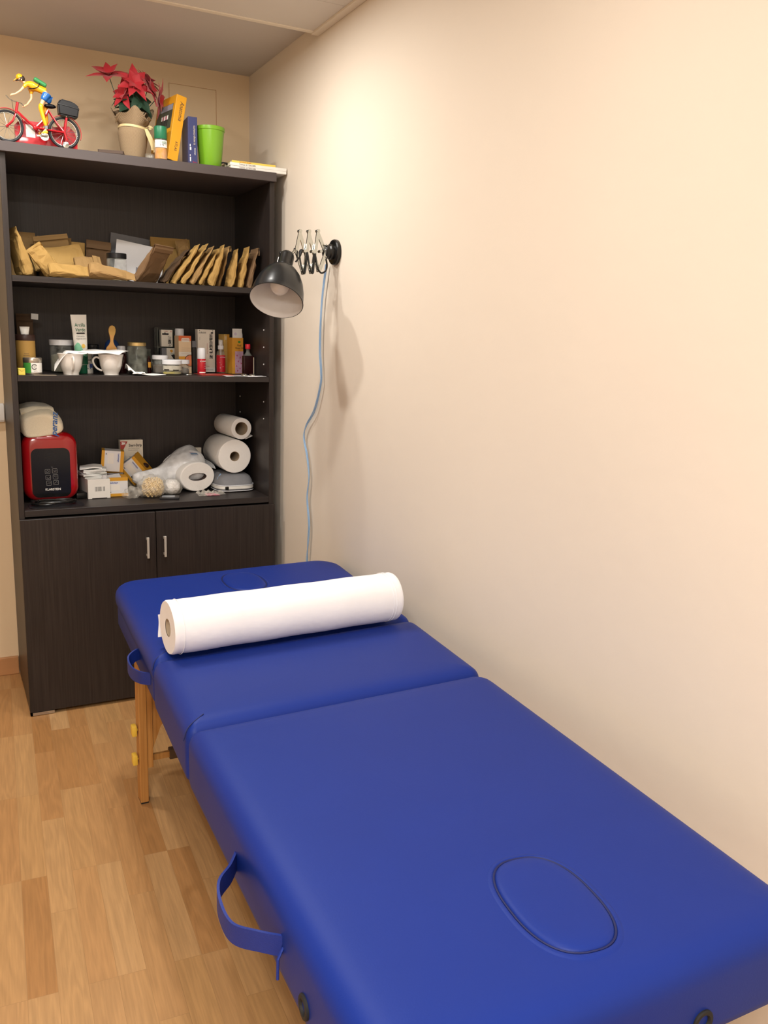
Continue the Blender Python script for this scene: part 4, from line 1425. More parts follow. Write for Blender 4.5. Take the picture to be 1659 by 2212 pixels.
t = thing('foil_cube', 'small yellow foil-wrapped cube at the left front of the middle shelf', 'bouillon cube', (-.9145, -.400, z2), (0, 0, 8))
G().box(-.0108, .0108, -.0108, .0108, 0, .0225, bev=.0015).done('wrapper', 'gold_foil', t, smooth=False)
g = G().prism([(-.0105, .0205), (.0105, .0205), (0, .0125)], -.0118, -.0106)
g.done('folded_flap', 'gold_foil', t, smooth=False)
o = G().box(-.035, .035, -.012, .012, 0, .0006).done('paper_slip', 'card_core', smooth=False)
o.location = (-.842, -.408, z2)
tag(o, 'flat pale paper slip in front of the silver tin', 'paper')

t = jar('preserve_jar', 'large glass jar with a white lid behind the left white cup', (-.764, -.215, z2), .0395, .115, .72, 'herb_pale', 'lid_white', lidr=.0405, lidh=.013)
for a0, zz in ((230, .06), (262, .07), (292, .055)):
    wraplabel(t, .0398, zz, zz + .012, a0, a0 + 22, 'glass_green', 'wet_streak')

# cups
def cup(label, loc, rz):
    t = thing('china_cup', label, 'cup', loc, (0, 0, rz), 'white china cups on the middle shelf')
    prof = [(0, .002), (.0235, .002), (.0240, .0), (.0255, .0), (.0252, .005), (.031, .016), (.0365, .032), (.0385, .048), (.0400, .060), (.0432, .069), (.0440, .0705), (.0430, .0710),
            (.0405, .0685), (.0382, .060), (.0366, .048), (.0345, .032), (.029, .017), (.022, .009), (0, .008)]
    G().lathe(prof, 48).done('cup_body', 'china', t)
    pts = catmull([(.0375, 0, .055), (.048, 0, .060), (.058, 0, .053), (.0585, 0, .040), (.050, 0, .025), (.040, 0, .017), (.0305, 0, .014)], 7)
    G().tube(pts, .0034, 10).done('handle', 'china', t)
    return t
cup('white china cup with its handle facing forward', (-.751, -.345, z2), -88)
cup('white china cup with its handle to the left and a napkin on top', (-.617, -.338, z2), 178)
def drape(label, fn, mat_='tissue', name='paper_napkin', cat='napkin', group=None, th=.0012, nu=24, nv=18):
    o = G().surf(fn, nu, nv, th).done(name, mat_, angle=60)
    return tag(o, label, cat, group)
def nap1(u, v):
    x = -.806 + .105 * u
    y = -.388 + .075 * v + .012 * u
    z = z2 + .0735 + .003 * math.sin(6 * u + 5 * v) + .004 * v
    if u < .42:
        k = (.42 - u) / .42
        z -= k ** 1.3 * (.060 - .018 * v)
        x -= k * .004 - .010 * v * k
    return Vector((x, y, z))
drape('crumpled white paper napkin hanging over the cup with its handle facing forward', nap1)
def nap2(u, v):
    # folded napkin lying askew over the right cup, its left corner sticking out
    ca, cb = (u - .5), (v - .5)
    x = -.640 + ca * .132 + cb * .048
    y = -.333 + cb * .086 - ca * .034
    r = math.hypot(x + .617, y + .338)
    z = z2 + .0728 + .012 * v + .006 * (1 - u) * (1 - v) - .14 * max(0, r - .050) * (.35 + .65 * (v < .4)) * (.3 if u < .25 else 1) + .0012 * math.sin(11 * u + 6 * v)
    return Vector((x, y, z))
o = drape('folded white napkin lying flat over the cup with its handle to the left', nap2, th=.0014)
def nap3(u, v):
    x, y = -.560 + .060 * u, -.350 + .07 * v
    z = z2 + .003 + .030 * max(0, 1 - 2.1 * u) * (.4 + .6 * math.sin(3.1 * v)) + .006 * abs(math.sin(9 * u + 7 * v))
    return Vector((x, y, z))
drape('small crumpled tissue on the shelf right of the napkin-covered cup', nap3)
def nap4(u, v):
    x, y = -.555 + .115 * u + .02 * v, -.395 + .075 * v
    z = z2 + .0006 + .004 * (1 - u) ** 2 + .0015 * math.sin(8 * u + 3 * v) + .0016
    return Vector((x, y, z))
drape('flat white paper sheet lying in front of the gold-lidded jar', nap4, th=.0008)

# tube of green clay cream standing behind the cups
t = thing('cream_tube', 'tall white cream tube with green waves behind the left cup', 'tube', (-.703, -.270, z2), (0, -2, 4))
def tb(v):
    r = .0205 + .0065 * v
    return r, .0165 * (1 - v) ** .8 + .0009
rings = []
for v in (0, .1, .25, .4, .55, .7, .85, .93, 1.0):
    rx, ry = tb(v)
    rings.append([Vector((rx * math.cos(2 * math.pi * k / 32), ry * math.sin(2 * math.pi * k / 32), .030 + .172 * v)) for k in range(32)])
G().loft(rings).done('tube_body', 'tube_white', t, angle=50)
G().lathe([(0, 0), (.0165, 0), (.0175, .002), (.0175, .030), (0, .030)], 28).done('cap', 'green_dark', t)
def tsurf(fx0, fx1, fz0, fz1, material, name, off=.0006):
    def f(u, v):
        x = fx0(v) * (1 - u) + fx1(v) * u if callable(fx0) else fx0 + (fx1 - fx0) * u
        z0 = fz0(u) if callable(fz0) else fz0
        z1_ = fz1(u) if callable(fz1) else fz1
        z = z0 + (z1_ - z0) * v
        q = min(1, max(0, (z - .030) / .172))
        rx, ry = tb(q)
        k = max(-.995, min(.995, x))
        return Vector((rx * k, -ry * math.sqrt(1 - k * k) - off, z))
    return G().surf(f, 22, 8, .0002).done(name, material, t)
tsurf(-.97, .97, .031, lambda u: .098 - .018 * u + .014 * math.sin(6.3 * u - .3), 'mint', 'green_wave')
tsurf(-.97, .97, .031, lambda u: .062 - .004 * math.cos(7.5 * u), 'green_dark', 'green_wave', .0010)
g = G().surf(lambda u, v: Vector((.0068 + .0062 * v * math.cos(2 * math.pi * u), -.0139, .0945 + .0074 * v * math.sin(2 * math.pi * u))), 24, 3, .0002)
g.done('yellow_spot', 'yellow_soft', t)
words('Arcilla', .0175, 'green_dark', t, (.001, -.0070, .166), rot=(97, 0, 0), sx=.78)
words('Verde', .0175, 'green_dark', t, (.001, -.0090, .1500), rot=(97, 0, 0), sx=.78)
patch(t, 'ink_black', -.0130, .0150, .1365, .1405, -.0105, 'printed_bar')
words('Calmante', .0085, 'ink_grey', t, (-.0005, -.0120, .1285), rot=(97, 0, 0), sx=.85)
words('regenerante', .0085, 'ink_grey', t, (.001, -.0128, .1205), rot=(97, 0, 0), sx=.85)

settle(t, z2)
t = thing('printed_bottle', 'white printed bottle standing between the two cups', 'bottle', (-.684, -.255, z2))
G().lathe([(0, 0), (.0185, 0), (.0195, .002), (.0195, .010), (.0185, .012), (.0185, .072), (.015, .078), (0, .078)], 32).done('bottle_body', 'tube_white', t)
for z, s in ((.046, 'A AE'), (.036, '8 14.'), (.026, 'A \u2022 A'), (.017, '#4 A')):
    words(s, .0100, 'ink_black', t, (.001, -.0190, z), sx=.9)
wraplabel(t, .0188, .020, .034, 285, 330, 'ink_blue', 'blue_print')
t = thing('dark_jar', 'dark jar with a black lid between the cream tube and the brush', 'jar', (-.652, -.165, z2))
G().lathe([(0, 0), (.023, 0), (.024, .003), (.024, .078), (.020, .084), (0, .084)], 32).done('jar_body', 'lamp_black', t)
G().lathe([(.0225, .080), (.0235, .082), (.0235, .098), (.022, .100), (0, .100)], 32).done('lid', 'lid_black', t)
t = thing('wooden_brush', 'light wooden brush handle rising behind the napkin-covered cup', 'brush', (-.606, -.270, z2 + .001), (6, 2, 0))
pts = [(.0195, .0), (.0195, .080), (.0170, .092), (.0095, .101), (.0052, .112), (.0052, .122), (.0080, .134), (.0115, .146), (.0120, .156), (.0085, .166), (.0, .170)]
poly = pts + [(-x, z) for x, z in pts[::-1][1:]]
g = G().prism(poly, -.004, .004)
bmesh.ops.bevel(g.bm, geom=[e for e in g.bm.edges], offset=.0012, segments=2, affect='EDGES')
g.done('handle', 'wood_spoon', t)
wt = [(.0086, .136), (.0112, .146), (.0117, .156), (.0082, .1655), (0, .1690)]
poly_patch(t, 'canister_tan', [(-.0086, .136)] + wt[:1] + wt[1:] + [(-x, z) for x, z in wt[::-1][1:-1]], -.0039, 'hollow')
t = thing('blue_bottle', 'round-shouldered blue bottle behind the wooden brush', 'bottle', (-.572, -.110, z2))
G().lathe([(0, 0), (.026, 0), (.028, .003), (.028, .085), (.024, .105), (.014, .117), (0, .119)], 32).done('bottle_body', 'blue_plastic', t)
t = thing('dropper_bottle', 'small dark bottle with a ribbed white cap left of the gold-lidded jar', 'bottle', (-.556, -.205, z2))
G().lathe([(0, 0), (.0170, 0), (.0178, .002), (.0178, .062), (.013, .070), (.010, .072), (0, .072)], 28).done('bottle_body', 'liquid_dark', t)
G().lathe([(.0140, .072), (.0150, .073), (.0150, .093), (.0135, .097), (0, .098)], 28).done('cap', 'lid_white', t)

t = jar('herb_jar', 'tall glass jar of dark herbs with a gold lid', (-.511, -.262, z2), .0355, .113, .40, 'herb_dark', 'lid_gold', lidr=.0325, lidh=.009, glass='glass_green')
t2 = thing('dark_vial', 'thin dark vial with a yellow label right of the gold-lidded jar', 'vial', (-.4635, -.235, z2))
G().lathe([(0, 0), (.0072, 0), (.0078, .001), (.0078, .050), (.004, .056), (.004, .064), (0, .064)], 20).done('vial_body', 'liquid_dark', t2)
wraplabel(t2, .0080, .022, .042, 235, 330, 'amber_print')
def pkt(u, v):
    x = -.484 + .050 * u + .006 * math.sin(5 * v)
    z = z2 + .086 * v
    y = -.150 + .014 * math.sin(7 * u + 3 * v) + .008 * noise.noise(Vector((u * 4, v * 5, 2)))
    return Vector((x, y, z))
settle(drape('crumpled grey clear plastic packet behind the left white-lidded jar', pkt, 'film_grey', 'plastic_packet', 'packet'), z2)

# boxes with printing
def carton(name, label, cat, loc, rz, w, d, h, body, group=None):
    t = thing(name, label, cat, loc, (0, 0, rz), group)
    G().box(-w / 2, w / 2, 0, d, 0, h, bev=.0006, seg=1).done('carton', body, t, smooth=False)
    return t
# holder with two cards: dark clear case
t = thing('display_case', 'clear plastic case with white printed cards behind the small jars', 'display case', (-.366, -.108, z2))
G().box(-.036, -.034, 0, .06, 0, .168).done('case_side', 'film_grey', t, smooth=False)
G().box(.032, .034, 0, .06, 0, .168).done('case_side', 'film_grey', t, smooth=False)
G().box(-.036, .034, .058, .06, 0, .168).done('case_back', 'lamp_black', t, smooth=False)
G().box(-.040, .044, -.006, .06, .0915, .0965, bev=.001).done('case_ledge', 'glass_green', t, smooth=False)
c = G().box(-.022, .021, -.002, .030, .0970, .160).done('white_carton', 'box_cream', t, smooth=False)
words('麝', .0135, 'ink_black', c, (.0095, -.0023, .1285), bold=.0004)
words('香', .0135, 'ink_black', c, (.0098, -.0023, .1160), bold=.0004)
words('粉', .0135, 'ink_black', c, (.0100, -.0023, .1035), bold=.0004)
patch(c, 'ink_black', -.0185, .0060, .1405, .1470, -.0020)
poly_patch(c, 'ink_black', [(-.010, .147), (-.0075, .152), (-.005, .147)], -.0020)
words('Jintai', .006, 'ink_red', c, (-.003, -.0023, .1545))
words('®', .008, 'ink_red', c, (.0155, -.0023, .1530))
c = G().box(-.004, .044, -.009, .028, .0, .0910).done('white_carton', 'box_cream', t, smooth=False)
c2 = G().box(-.022, -.0045, -.006, .028, .0, .0910).done('grey_carton', 'pouch_grey', t, smooth=False)
poly_patch(c, 'ink_black', [(.012, .064), (.022, .068), (.036, .062), (.038, .056), (.032, .051), (.022, .050), (.018, .057)], -.0091, 'bird_print')
poly_patch(c, 'amber_print', [(.008, .084), (.016, .086), (.021, .080), (.014, .074), (.010, .078)], -.0091, 'bird_print')
patch(c, 'green_dark', .010, .030, .0685, .0700, -.0091)
# white-capped canister tube
t = thing('spray_can', 'white cylindrical can behind the orange-topped carton', 'can', (-.318, -.110, z2))
G().lathe([(0, 0), (.0160, 0), (.0165, .002), (.0165, .128), (0, .128)], 28).done('can_body', 'box_cream', t)
G().lathe([(.0167, .124), (.0172, .126), (.0172, .162), (.0155, .166), (0, .166)], 28).done('cap', 'lid_white', t)
wraplabel(t, .0167, .112, .119, 220, 320, 'ink_grey', 'printed_band')
# orange / peach carton
t = carton('cream_carton', 'peach carton with an orange top and a fruit slice print', 'carton', (-.3215, -.205, z2), 9, .050, .040, .140, 'box_peach')
patch(t, 'box_orange', -.025, .025, .121, .140, -.0001, 'orange_top')
poly_patch(t, 'box_cream', rrect(-.014, .018, .117, .131, .004), -.0006, 'name_panel')
words('TOMATE', .0066, 'ink_red', t, (.002, -.0013, .1245))
for i in range(4):
    patch(t, 'card_core', -.014, .022 - .004 * (i % 2), .094 - .007 * i, .0948 - .007 * i, -.0002, 'printed_line')
patch(t, 'box_cream', -.025, .025, .0635, .080, -.0001, 'cream_band')
patch(t, 'amber_print', -.025, .025, .030, .0635, -.0001, 'amber_band')
poly_patch(t, 'lamp_black', [(min(.0249, x), z) for x, z in circle(.020, .048, .0225)], -.0005, 'fruit_ring')
poly_patch(t, 'fruit_print', [(min(.0249, x), z) for x, z in circle(.0200, .048, .0205)], -.0010, 'fruit_slice')
patch(t, 'box_peach', -.025, .025, .0, .030, -.0001, 'lower_band')
t = carton('grey_carton', 'small carton with a grey sloping top behind the red roll-on', 'carton', (-.2625, -.150, z2), 0, .034, .040, .096, 'lamp_black')
G().prism([(-.017, .097), (.017, .097), (.016, .104), (-.002, .121), (-.017, .121)], .0, .036).done('sloping_top', 'pouch_grey', t, smooth=False)

jar('small_jar', 'small glass jar with a white lid left behind the front low jar', (-.4285, -.262, z2), .0280, .068, .75, 'brown_paste', 'lid_white', lidr=.0290, lidh=.010)
t = jar('small_jar', 'low glass jar of yellowish oil with a white lid, frontmost of the small jars', (-.4005, -.325, z2), .0345, .0545, .40, 'oil_yellow', 'lid_white', lidr=.0348, lidh=.011)
wraplabel(t, .0349, .017, .034, 195, 345, 'paste_grey', 'faded_label')
wraplabel(t, .0352, .0165, .0215, 205, 240, 'herb_dark', 'label_stain')
wraplabel(t, .0352, .0165, .0200, 262, 300, 'herb_dark', 'label_stain')
jar('small_jar', 'small jar of brown paste with a white lid right behind the front low jar', (-.347, -.258, z2), .0270, .0530, .70, 'brown_paste', 'lid_white', lidr=.0275, lidh=.010)
o = G().ball((0, 0, 0), .008, 1.6, .8, .35, n=14).done('foil_scrap', 'chrome')
o.location = (-.352, -.375, z2 + .0030)
tag(o, 'tiny shiny foil scrap at the shelf edge before the small jars', 'foil scrap')

# red leaflet and things on it
o = G().box(-.0525, .0675, -.055, .075, 0, .0022, bev=.0006, seg=1).done('leaflet', 'pack_red', smooth=False)
o.location = (-.246, -.305, z2)
o.rotation_euler = (0, 0, R(-2))
tag(o, 'flat red leaflet packet lying under the red bottles', 'leaflet')
zl = z2 + .0026
t = thing('rollon_bottle', 'red roll-on bottle with a tall white cap', 'bottle', (-.2835, -.295, zl))
G().lathe([(0, 0), (.0145, 0), (.0155, .002), (.0155, .053), (.0145, .056), (0, .056)], 28).done('bottle_body', 'red_gloss', t)
G().lathe([(.0147, .0555), (.0152, .0575), (.0145, .092), (.0125, .0955), (0, .096)], 28).done('cap', 'lid_white', t)
words('arnidol', .0075, 'label_white', t, (.001, -.0158, .0475))
for k in range(3):
    wraplabel(t, .0157, .020 + .008 * k, .0225 + .008 * k, 300, 330 + 6 * k, 'pink_print', 'printed_flower')
wraplabel(t, .0157, .004, .008, 225, 320, 'label_white', 'white_band')
t = carton('spray_carton', 'tall white carton with a column of black Chinese characters', 'carton', (-.2275, -.165, z2 + .0035), 4, .069, .030, .162, 'box_cream')
for i, ch in enumerate('云南白药气雾剂'):
    words(ch, .0142, 'ink_black', t, (.0180, -.0003, .1395 - .0138 * i), bold=.00045)
words('云南白药', .0075, 'ink_black', t, (-.017, -.0003, .1495), shear=.2)
poly_patch(t, 'ink_black', circle(.0225, .150, .0052, .003), 0)
for x in (-.029, .024):
    patch(t, 'ink_black', x, x + .003, .156, .159, 0)
words('Yunnan Baiyao Spray', .0050, 'ink_red', t, (.003, -.0003, .090), rot=(90, 90, 0))
words('Yunnan', .004, 'ink_grey', t, (-.0265, -.0003, .128), rot=(90, 90, 0))
patch(t, 'label_white', -.027, .0335, .002, .018, 0, 'white_band')
words('YUNNAN BAIYAO GROUP', .0040, 'ink_black', t, (.002, -.0008, .0085))
words('Co., Ltd. China', .0040, 'ink_red', t, (-.002, -.0003, .0215))
poly_patch(t, 'ink_black', circle(-.0225, .0085, .0022), -.0003)
t = thing('pump_bottle', 'red-labelled spray bottle with a white pump right of the Chinese carton', 'bottle', (-.1830, -.205, z2 + .0026))
G().lathe([(0, 0), (.0160, 0), (.0172, .002), (.0172, .072), (.0150, .082), (.009, .088), (.0085, .090), (.0076, .090), (.0080, .087), (.0140, .081), (.0160, .071), (.0160, .003), (0, .002)], 32).done('bottle_body', 'bottle_clear', t)
wraplabel(t, .0174, .004, .068, 180, 360, 'red_gloss', 'red_label', 30)
words('arnica', .0080, 'pink_print', t, (.002, -.0179, .061))
for x, z, r_ in ((-.007, .020, .002), (-.009, .040, .0012), (.003, .025, .0014), (-.004, .032, .001)):
    poly_patch(t, 'pink_print', circle(x, z, r_), -.0172)
g = G().lathe([(.0100, .0895), (.0110, .0905), (.0110, .104), (.0, .104)], 24)
g.done('pump_collar', 'lid_white', t)
G().lathe([(.0070, .104), (.0072, .105), (.0072, .1225), (.006, .124), (0, .124)], 20).done('pump_nozzle', 'lid_white', t)
G().lathe([(.0092, .104), (.0096, .108), (.0096, .1255), (.0085, .127), (0, .127)], 24).done('clear_cap', 'film_clear', t)
G().cyl((0, 0, .060), (0, 0, .089), .0022, n=10).done('dip_tube', 'lid_white', t)

t = carton('thin_carton', 'narrow pale yellow carton behind the red flower oil carton', 'carton', (-.1425, -.150, z2), 16, .024, .040, .150, 'box_yellow')
patch(t, 'amber_print', .002, .012, 0, .150, 0, 'amber_edge')
patch(t, 'box_peach', -.0095, -.001, .128, .142, 0, 'pale_panel')
t = carton('oil_carton', 'open yellow flower oil carton with a raised white flap', 'carton', (-.1150, -.205, z2), 12, .048, .034, .138, 'amber_print')
patch(t, 'pink_print', -.0125, .0238, .002, .086, 0, 'flower_print')
for i, (x, z, a) in enumerate(((-.004, .070, 20), (.010, .062, -30), (.002, .048, 45), (.014, .040, 10), (-.006, .030, -20), (.009, .020, 35), (-.002, .012, 0))):
    poly_patch(t, 'flower_red_print', [(x + .0045 * math.cos(R(a + d)) * (1 if d % 120 == 0 else .5), z + .0045 * math.sin(R(a + d)) * (1 if d % 120 == 0 else .5)) for d in range(0, 360, 60)], -.0004, 'printed_flower')
words('Red', .0105, 'ink_black', t, (.006, -.0003, .1085))
words('Flower Oil', .0092, 'ink_black', t, (.006, -.0003, .0985), sx=.85)
words('Imada', .0042, 'ink_red', t, (.006, -.0003, .0915))
poly_patch(t, 'label_green', circle(.006, .122, .006, .004), -.0001)
g = G().box(-.0235, .0175, -.0006, .0004, .1375, .172, M=Matrix.Translation((0, .032, 0)) if False else None)
g.done('open_flap', 'label_white', t, smooth=False)
poly_patch(t, 'napkin_print', circle(-.011, .152, .0055), -.0006, 'printed_seal')
G().prism([(.0185, .137), (.0238, .137), (.0238, .150), (.0205, .162), (.0185, .162)], .006, .0068).done('side_flap', 'label_white', t, smooth=False)
t = thing('oil_bottle', 'flat bottle of dark red oil with a red cap at the right', 'bottle', (-.0935, -.262, z2), (0, 0, 6))
G().box(-.0215, .0215, -.009, .009, .0005, .072, bev=.003, seg=3).done('bottle_body', 'liquid_dark', t)
G().lathe([(.0215, .071), (.012, .080), (.0075, .086), (.0072, .098), (.0062, .098), (.0064, .086), (.010, .079), (.018, .072)], 24, sy=.42).done('bottle_neck', 'glass', t)
G().lathe([(.0092, .097), (.0098, .098), (.0098, .113), (.0085, .115), (0, .115)], 24).done('cap', 'red_cap', t)
wraplabel(t, .0221, .0, .0, 0, 1, 'label_white') if False else None
G().box(.0190, .0217, -.0094, -.0088, .004, .066).done('paper_label', 'book_pages', t, smooth=False)
o = G().surf(lambda u, v: Vector((-.075 + .15 * u, -.02 + .05 * v - .010 * u, .0006 + .0012 * math.sin(5 * u + 2 * v) ** 2)), 16, 6, .0006).done('paper_slip', 'paper_white')
o.location = (-.150, -.392, z2)
tag(o, 'white paper slip at the right front edge of the middle shelf', 'paper')
for x, lab in ((-.150, 'left one of the two shiny metal caps on the paper slip'), (-.119, 'right one of the two shiny metal caps on the paper slip')):
    t = G().lathe([(0, .0055), (.006, .006), (.0105, .0045), (.0125, .001), (.0125, 0), (.0115, 0), (.0100, .0035), (0, .0045)], 28).done('bottle_cap', 'chrome')
    t.location = (x, -.392, z2 + .0030)
    t.rotation_euler = (R(6), R(-6), 0)
    tag(t, lab, 'bottle cap', 'shiny metal caps at the shelf edge')

# ================================================================== lower open shelf
z3 = S3 + .0004
t = thing('kitchen_appliance', 'glossy red rounded appliance with a black touch panel', 'appliance', (-.826, -.300, z3), (0, 0, 0))
w, h, d = .184, .246, .20
rings = []
def app(sx_, y, inset):
    return [Vector((x, y, z)) for x, z in rrect(-w / 2 + inset, w / 2 - inset, .006 + inset, h - inset, max(.045 - inset * .5, .01), 8)]
for y, i in ((0.0, .030), (.002, .016), (.008, .006), (.018, .001), (.03, 0), (.10, 0), (.17, 0), (.188, .004), (.196, .012), (.2, .03)):
    rings.append(app(w, y, i))
G().loft(rings).done('housing', 'kettle_red', t, angle=60)
pn = G().prism(rrect(-.064, .064, .020, .193, .022, 8)[::-1], -.0035, .012)
bmesh.ops.bevel(pn.bm, geom=[e for e in pn.bm.edges if abs(e.verts[0].co.y - e.verts[1].co.y) < 1e-6 and e.verts[0].co.y < 0], offset=.0015, segments=2, affect='EDGES')
pn = pn.done('touch_panel', 'panel_black', t, angle=50)
for i, xz in enumerate(((-.0125, .112), (.0115, .113), (-.0110, .0905), (.0130, .0920), (-.0095, .0700), (.0140, .0715))):
    g = G()
    o_ = rrect(xz[0] - .0080, xz[0] + .0080, xz[1] - .0078, xz[1] + .0078, .002, 3)
    g.tube([(x, -.0042, z) for x, z in o_], .0006, 5, closed=True)
    ic = [[(-.004, -.003), (-.004, .001), (0, .004), (.004, .001), (.004, -.003), (-.004, -.003)], [(-.005, .003), (-.002, -.002), (.002, .003), (.005, .003), (.004, -.003), (-.003, -.004)],
          [(-.003, .002), (-.004, -.002), (0, -.004), (.004, -.002), (.003, .002)], [(-.005, .004), (-.002, .001), (.002, -.003), (.005, .002), (.0, .003)],
          [(-.005, -.003), (-.002, .001), (.003, .0), (.005, .004), (.003, -.004)], [(-.005, -.004), (-.003, .001), (.003, .003), (.004, -.002)]][i]
    g.tube([(xz[0] + a, -.0042, xz[1] + b) for a, b in ic], .0005, 5)
    g.done('touch_icon', 'ink_grey', pn)
g = G().tube([(.003 + a, -.0042, .1265 + b) for a, b in ((-.003, .002), (.0, -.002), (.003, .001))], .0005, 5)
g.done('touch_icon', 'ink_grey', pn)
words('KLARSTEIN', .0108, 'label_white', pn, (.0035, -.0037, .0475), sx=.95, bold=.00025)
for k in range(5):
    G().box(-.017, .017, -.0037, -.0033, .150 + .006 * k, .1508 + .006 * k).done('printed_line', 'lamp_black', pn, smooth=False)
for x in (-.06, .06):
    for y in (.03, .17):
        G().cyl((x, y, 0), (x, y, .008), .010, n=16).done('rubber_foot', 'black_rubber', t)

# folded towel on top of the appliance
T = thing('folded_towel', 'folded cream terry towel with blue script on the red appliance', 'towel', (-.846, -.212, z3 + .2440), (0, -6, 2))
def towel_ring(y, s):
    pts = []
    base = [(-.062, .006), (-.030, .000), (.010, .000), (.045, .002), (.064, .012), (.066, .030), (.058, .050), (.048, .066), (.030, .078), (.0, .083), (-.030, .080), (-.052, .074), (-.064, .060), (-.066, .035)]
    c = Vector((0, 0, .040))
    for x, z in base:
        p = Vector((x, 0, z))
        p = c + (p - c) * s
        n_ = noise.noise(Vector((x * 40, y * 40, z * 40)))
        dz_ = -.013 * max(0, min(1, (-.050 - y) / .025))
        pts.append(Vector((p.x * 1.06 + n_ * .002, y * 1.06, max(dz_, p.z * 1.05 + n_ * .002 + dz_))))
    return catmull(pts, 3, closed=True)
rings = [towel_ring(y, s) for y, s in ((-.080, .62), (-.083, .78), (-.078, .90), (-.068, .97), (-.05, 1), (0, 1.01), (.05, 1), (.085, .98), (.095, .9), (.10, .7))]
G().loft(rings).done('towel_roll', 'towel', T, angle=80)
# upper fold lying back over the roll
def uf(u, v):
    x = -.062 + .110 * u
    y = -.062 + .155 * v
    z = .0835 + .012 * math.sin(math.pi * u) * (.6 + .4 * v) + .006 * (1 - u) + .004 * noise.noise(Vector((u * 5, v * 5, 3)))
    if v < .08:
        z -= (.08 - v) * .18
    return Vector((x, y, z))
G().surf(uf, 20, 20, .007).done('upper_fold', 'towel', T, angle=80)
words('peranz', .030, 'thread_blue', T, (.038, -.0890, .028), rot=(84, -80, 0), sx=1.0, shear=.35, name='embroidery', thick=.0006, bold=.0004)

# coiled black lead and black tray in front of the appliance
o = G()
pts = []
for i in range(120):
    a = i / 120 * 2 * math.pi * 2.6
    rx, ry = .070 - .006 * (i / 120) + .006 * math.sin(a * .7), .030 + .006 * math.sin(a * 1.3 + 1)
    pts.append((rx * math.cos(a), ry * math.sin(a), .0045 + .0040 * (1 + math.sin(a * 1.7)) + .003 * i / 120))
o.tube(catmull(pts, 2), .0034, 8)
o = o.done('power_lead', 'black_plastic')
o.location = (-.825, -.355, z3 + .0026)
tag(o, 'coiled black power lead in front of the red appliance', 'cable')
o = G().prism(rrect(-.088, .092, -.045, .045, .020, 6), 0, .0018, M=Matrix.Rotation(R(90), 4, 'X') @ Matrix.Translation((0, -.0018 + .0018, 0)))
o = o.done('flat_pouch', 'case_black', smooth=False)
o.location = (-.822, -.356, z3)
settle(o, z3)
tag(o, 'flat black pouch lying under the coiled black lead', 'pouch')
t = G().box(-.02, .02, -.03, .03, 0, .022, bev=.004).done('power_adapter', 'black_plastic')
t.location = (-.7365, -.235, z3)
t.rotation_euler = (0, 0, R(10))
tag(t, 'small black adapter block between the appliance and the white box', 'adapter')
t.location.x = -.7195 - .006

# white box with barcode
t = carton('white_box', 'plain white box with a barcode on its end', 'box', (-.662, -.275, z3), 3, .079, .165, .071, 'label_white')
rg = random.Random(3)
x = -.0145
bars_ = G()
while x < .021:
    wd = rg.choice((.0006, .0009, .0014, .002))
    if not (-.0075 < x < -.006) and not (.0075 < x < .0115):
        bars_.box(x, x + wd, -.0006, .0003, .027, .0435)
    x += wd + rg.choice((.0006, .0008, .0012))
bars_.done('barcode', 'ink_grey', t, smooth=False)
G().box(-.026, .027, -.0006, .0004, .0, .0024).done('cut_out_shade', 'slot_shade', t, smooth=False)  # black strip on the face: shade of an opening put in as colour
# stack of gauze on the box
t = thing('gauze_stack', 'loose stack of white gauze pads on the white box', 'gauze pads', (-.668, -.200, z3 + .0716))
rg = random.Random(8)
for i in range(6):
    a = R(rg.uniform(-16, 16))
    zb_ = .0006 + i * .0072
    cx, cy = rg.uniform(-.010, .008), rg.uniform(-.006, .008)
    def f(u, v, a=a, zb_=zb_, cx=cx, cy=cy, i=i):
        x_, y_ = (u - .5) * .078, (v - .5) * .080
        return Vector((cx + x_ * math.cos(a) - y_ * math.sin(a), cy + x_ * math.sin(a) + y_ * math.cos(a),
                       zb_ + .0035 * math.sin(4 * u + i) * math.sin(3 * v + i) ** 2 + .010 * max(0, u - .6) * (1 if i < 3 else -1.5) * .4 + .0015))
    G().surf(f, 14, 14, .0048).done('gauze_pad', 'gauze', t, angle=70)
t2 = G().lathe([(0, 0), (.009, 0), (.010, .002), (.010, .012), (0, .012)], 20).done('tape_reel', 'lid_white')
t2.location = (-.640, -.292, z3 + .0716)
t2.location = (-.640, -.262, z3 + .0716)
tag(t2, 'small white reel at the front corner under the gauze stack', 'reel')

# white and yellow tape cartons
def tape_carton(label, loc, rot, w=.075, d=.075, h=.070, vertical=False, open_=False, blue=False):
    t = thing('tape_carton', label, 'carton', loc, rot, 'white and yellow tape cartons')
    b_ = G().box(-w / 2, w / 2, 0, d, 0, h, bev=.0006, seg=1).done('carton', 'tape_white', t, smooth=False)
    for z0, z1_ in ((0, .011), (h - .012, h)):
        G().box(-w / 2 - .0004, w / 2 + .0004, -.0004, d + .0004, z0, z1_ + (0.0004 if z0 else 0)).done('yellow_band', 'tape_yellow', t, smooth=False)
    words('Leukotape', .0095, 'ink_blue', t, (-w * .18, -.0003, h - .0185), sx=.8, bold=.0002)
    patch(t, 'mag_white', -w * .38, w * .12, .022, .044, 0, 'printed_panel')
    patch(t, 'ink_black', -w * .38, -w * .30, .0150, .0172, 0, 'printed_mark')
    if blue:
        G().box(-w / 2 - .0008, -w / 2 + .0002, .022, .055, .020, .050).done('blue_label', 'pale_blue', t, smooth=False)
        patch(t, 'ink_black', .010, .034, .0125, .0240, 0, 'black_mark')
    return t
a_ = tape_carton('white and yellow tape carton standing at the front, open at the top', (-.594, -.255, z3 + .0006), (0, 0, -3), open_=True)
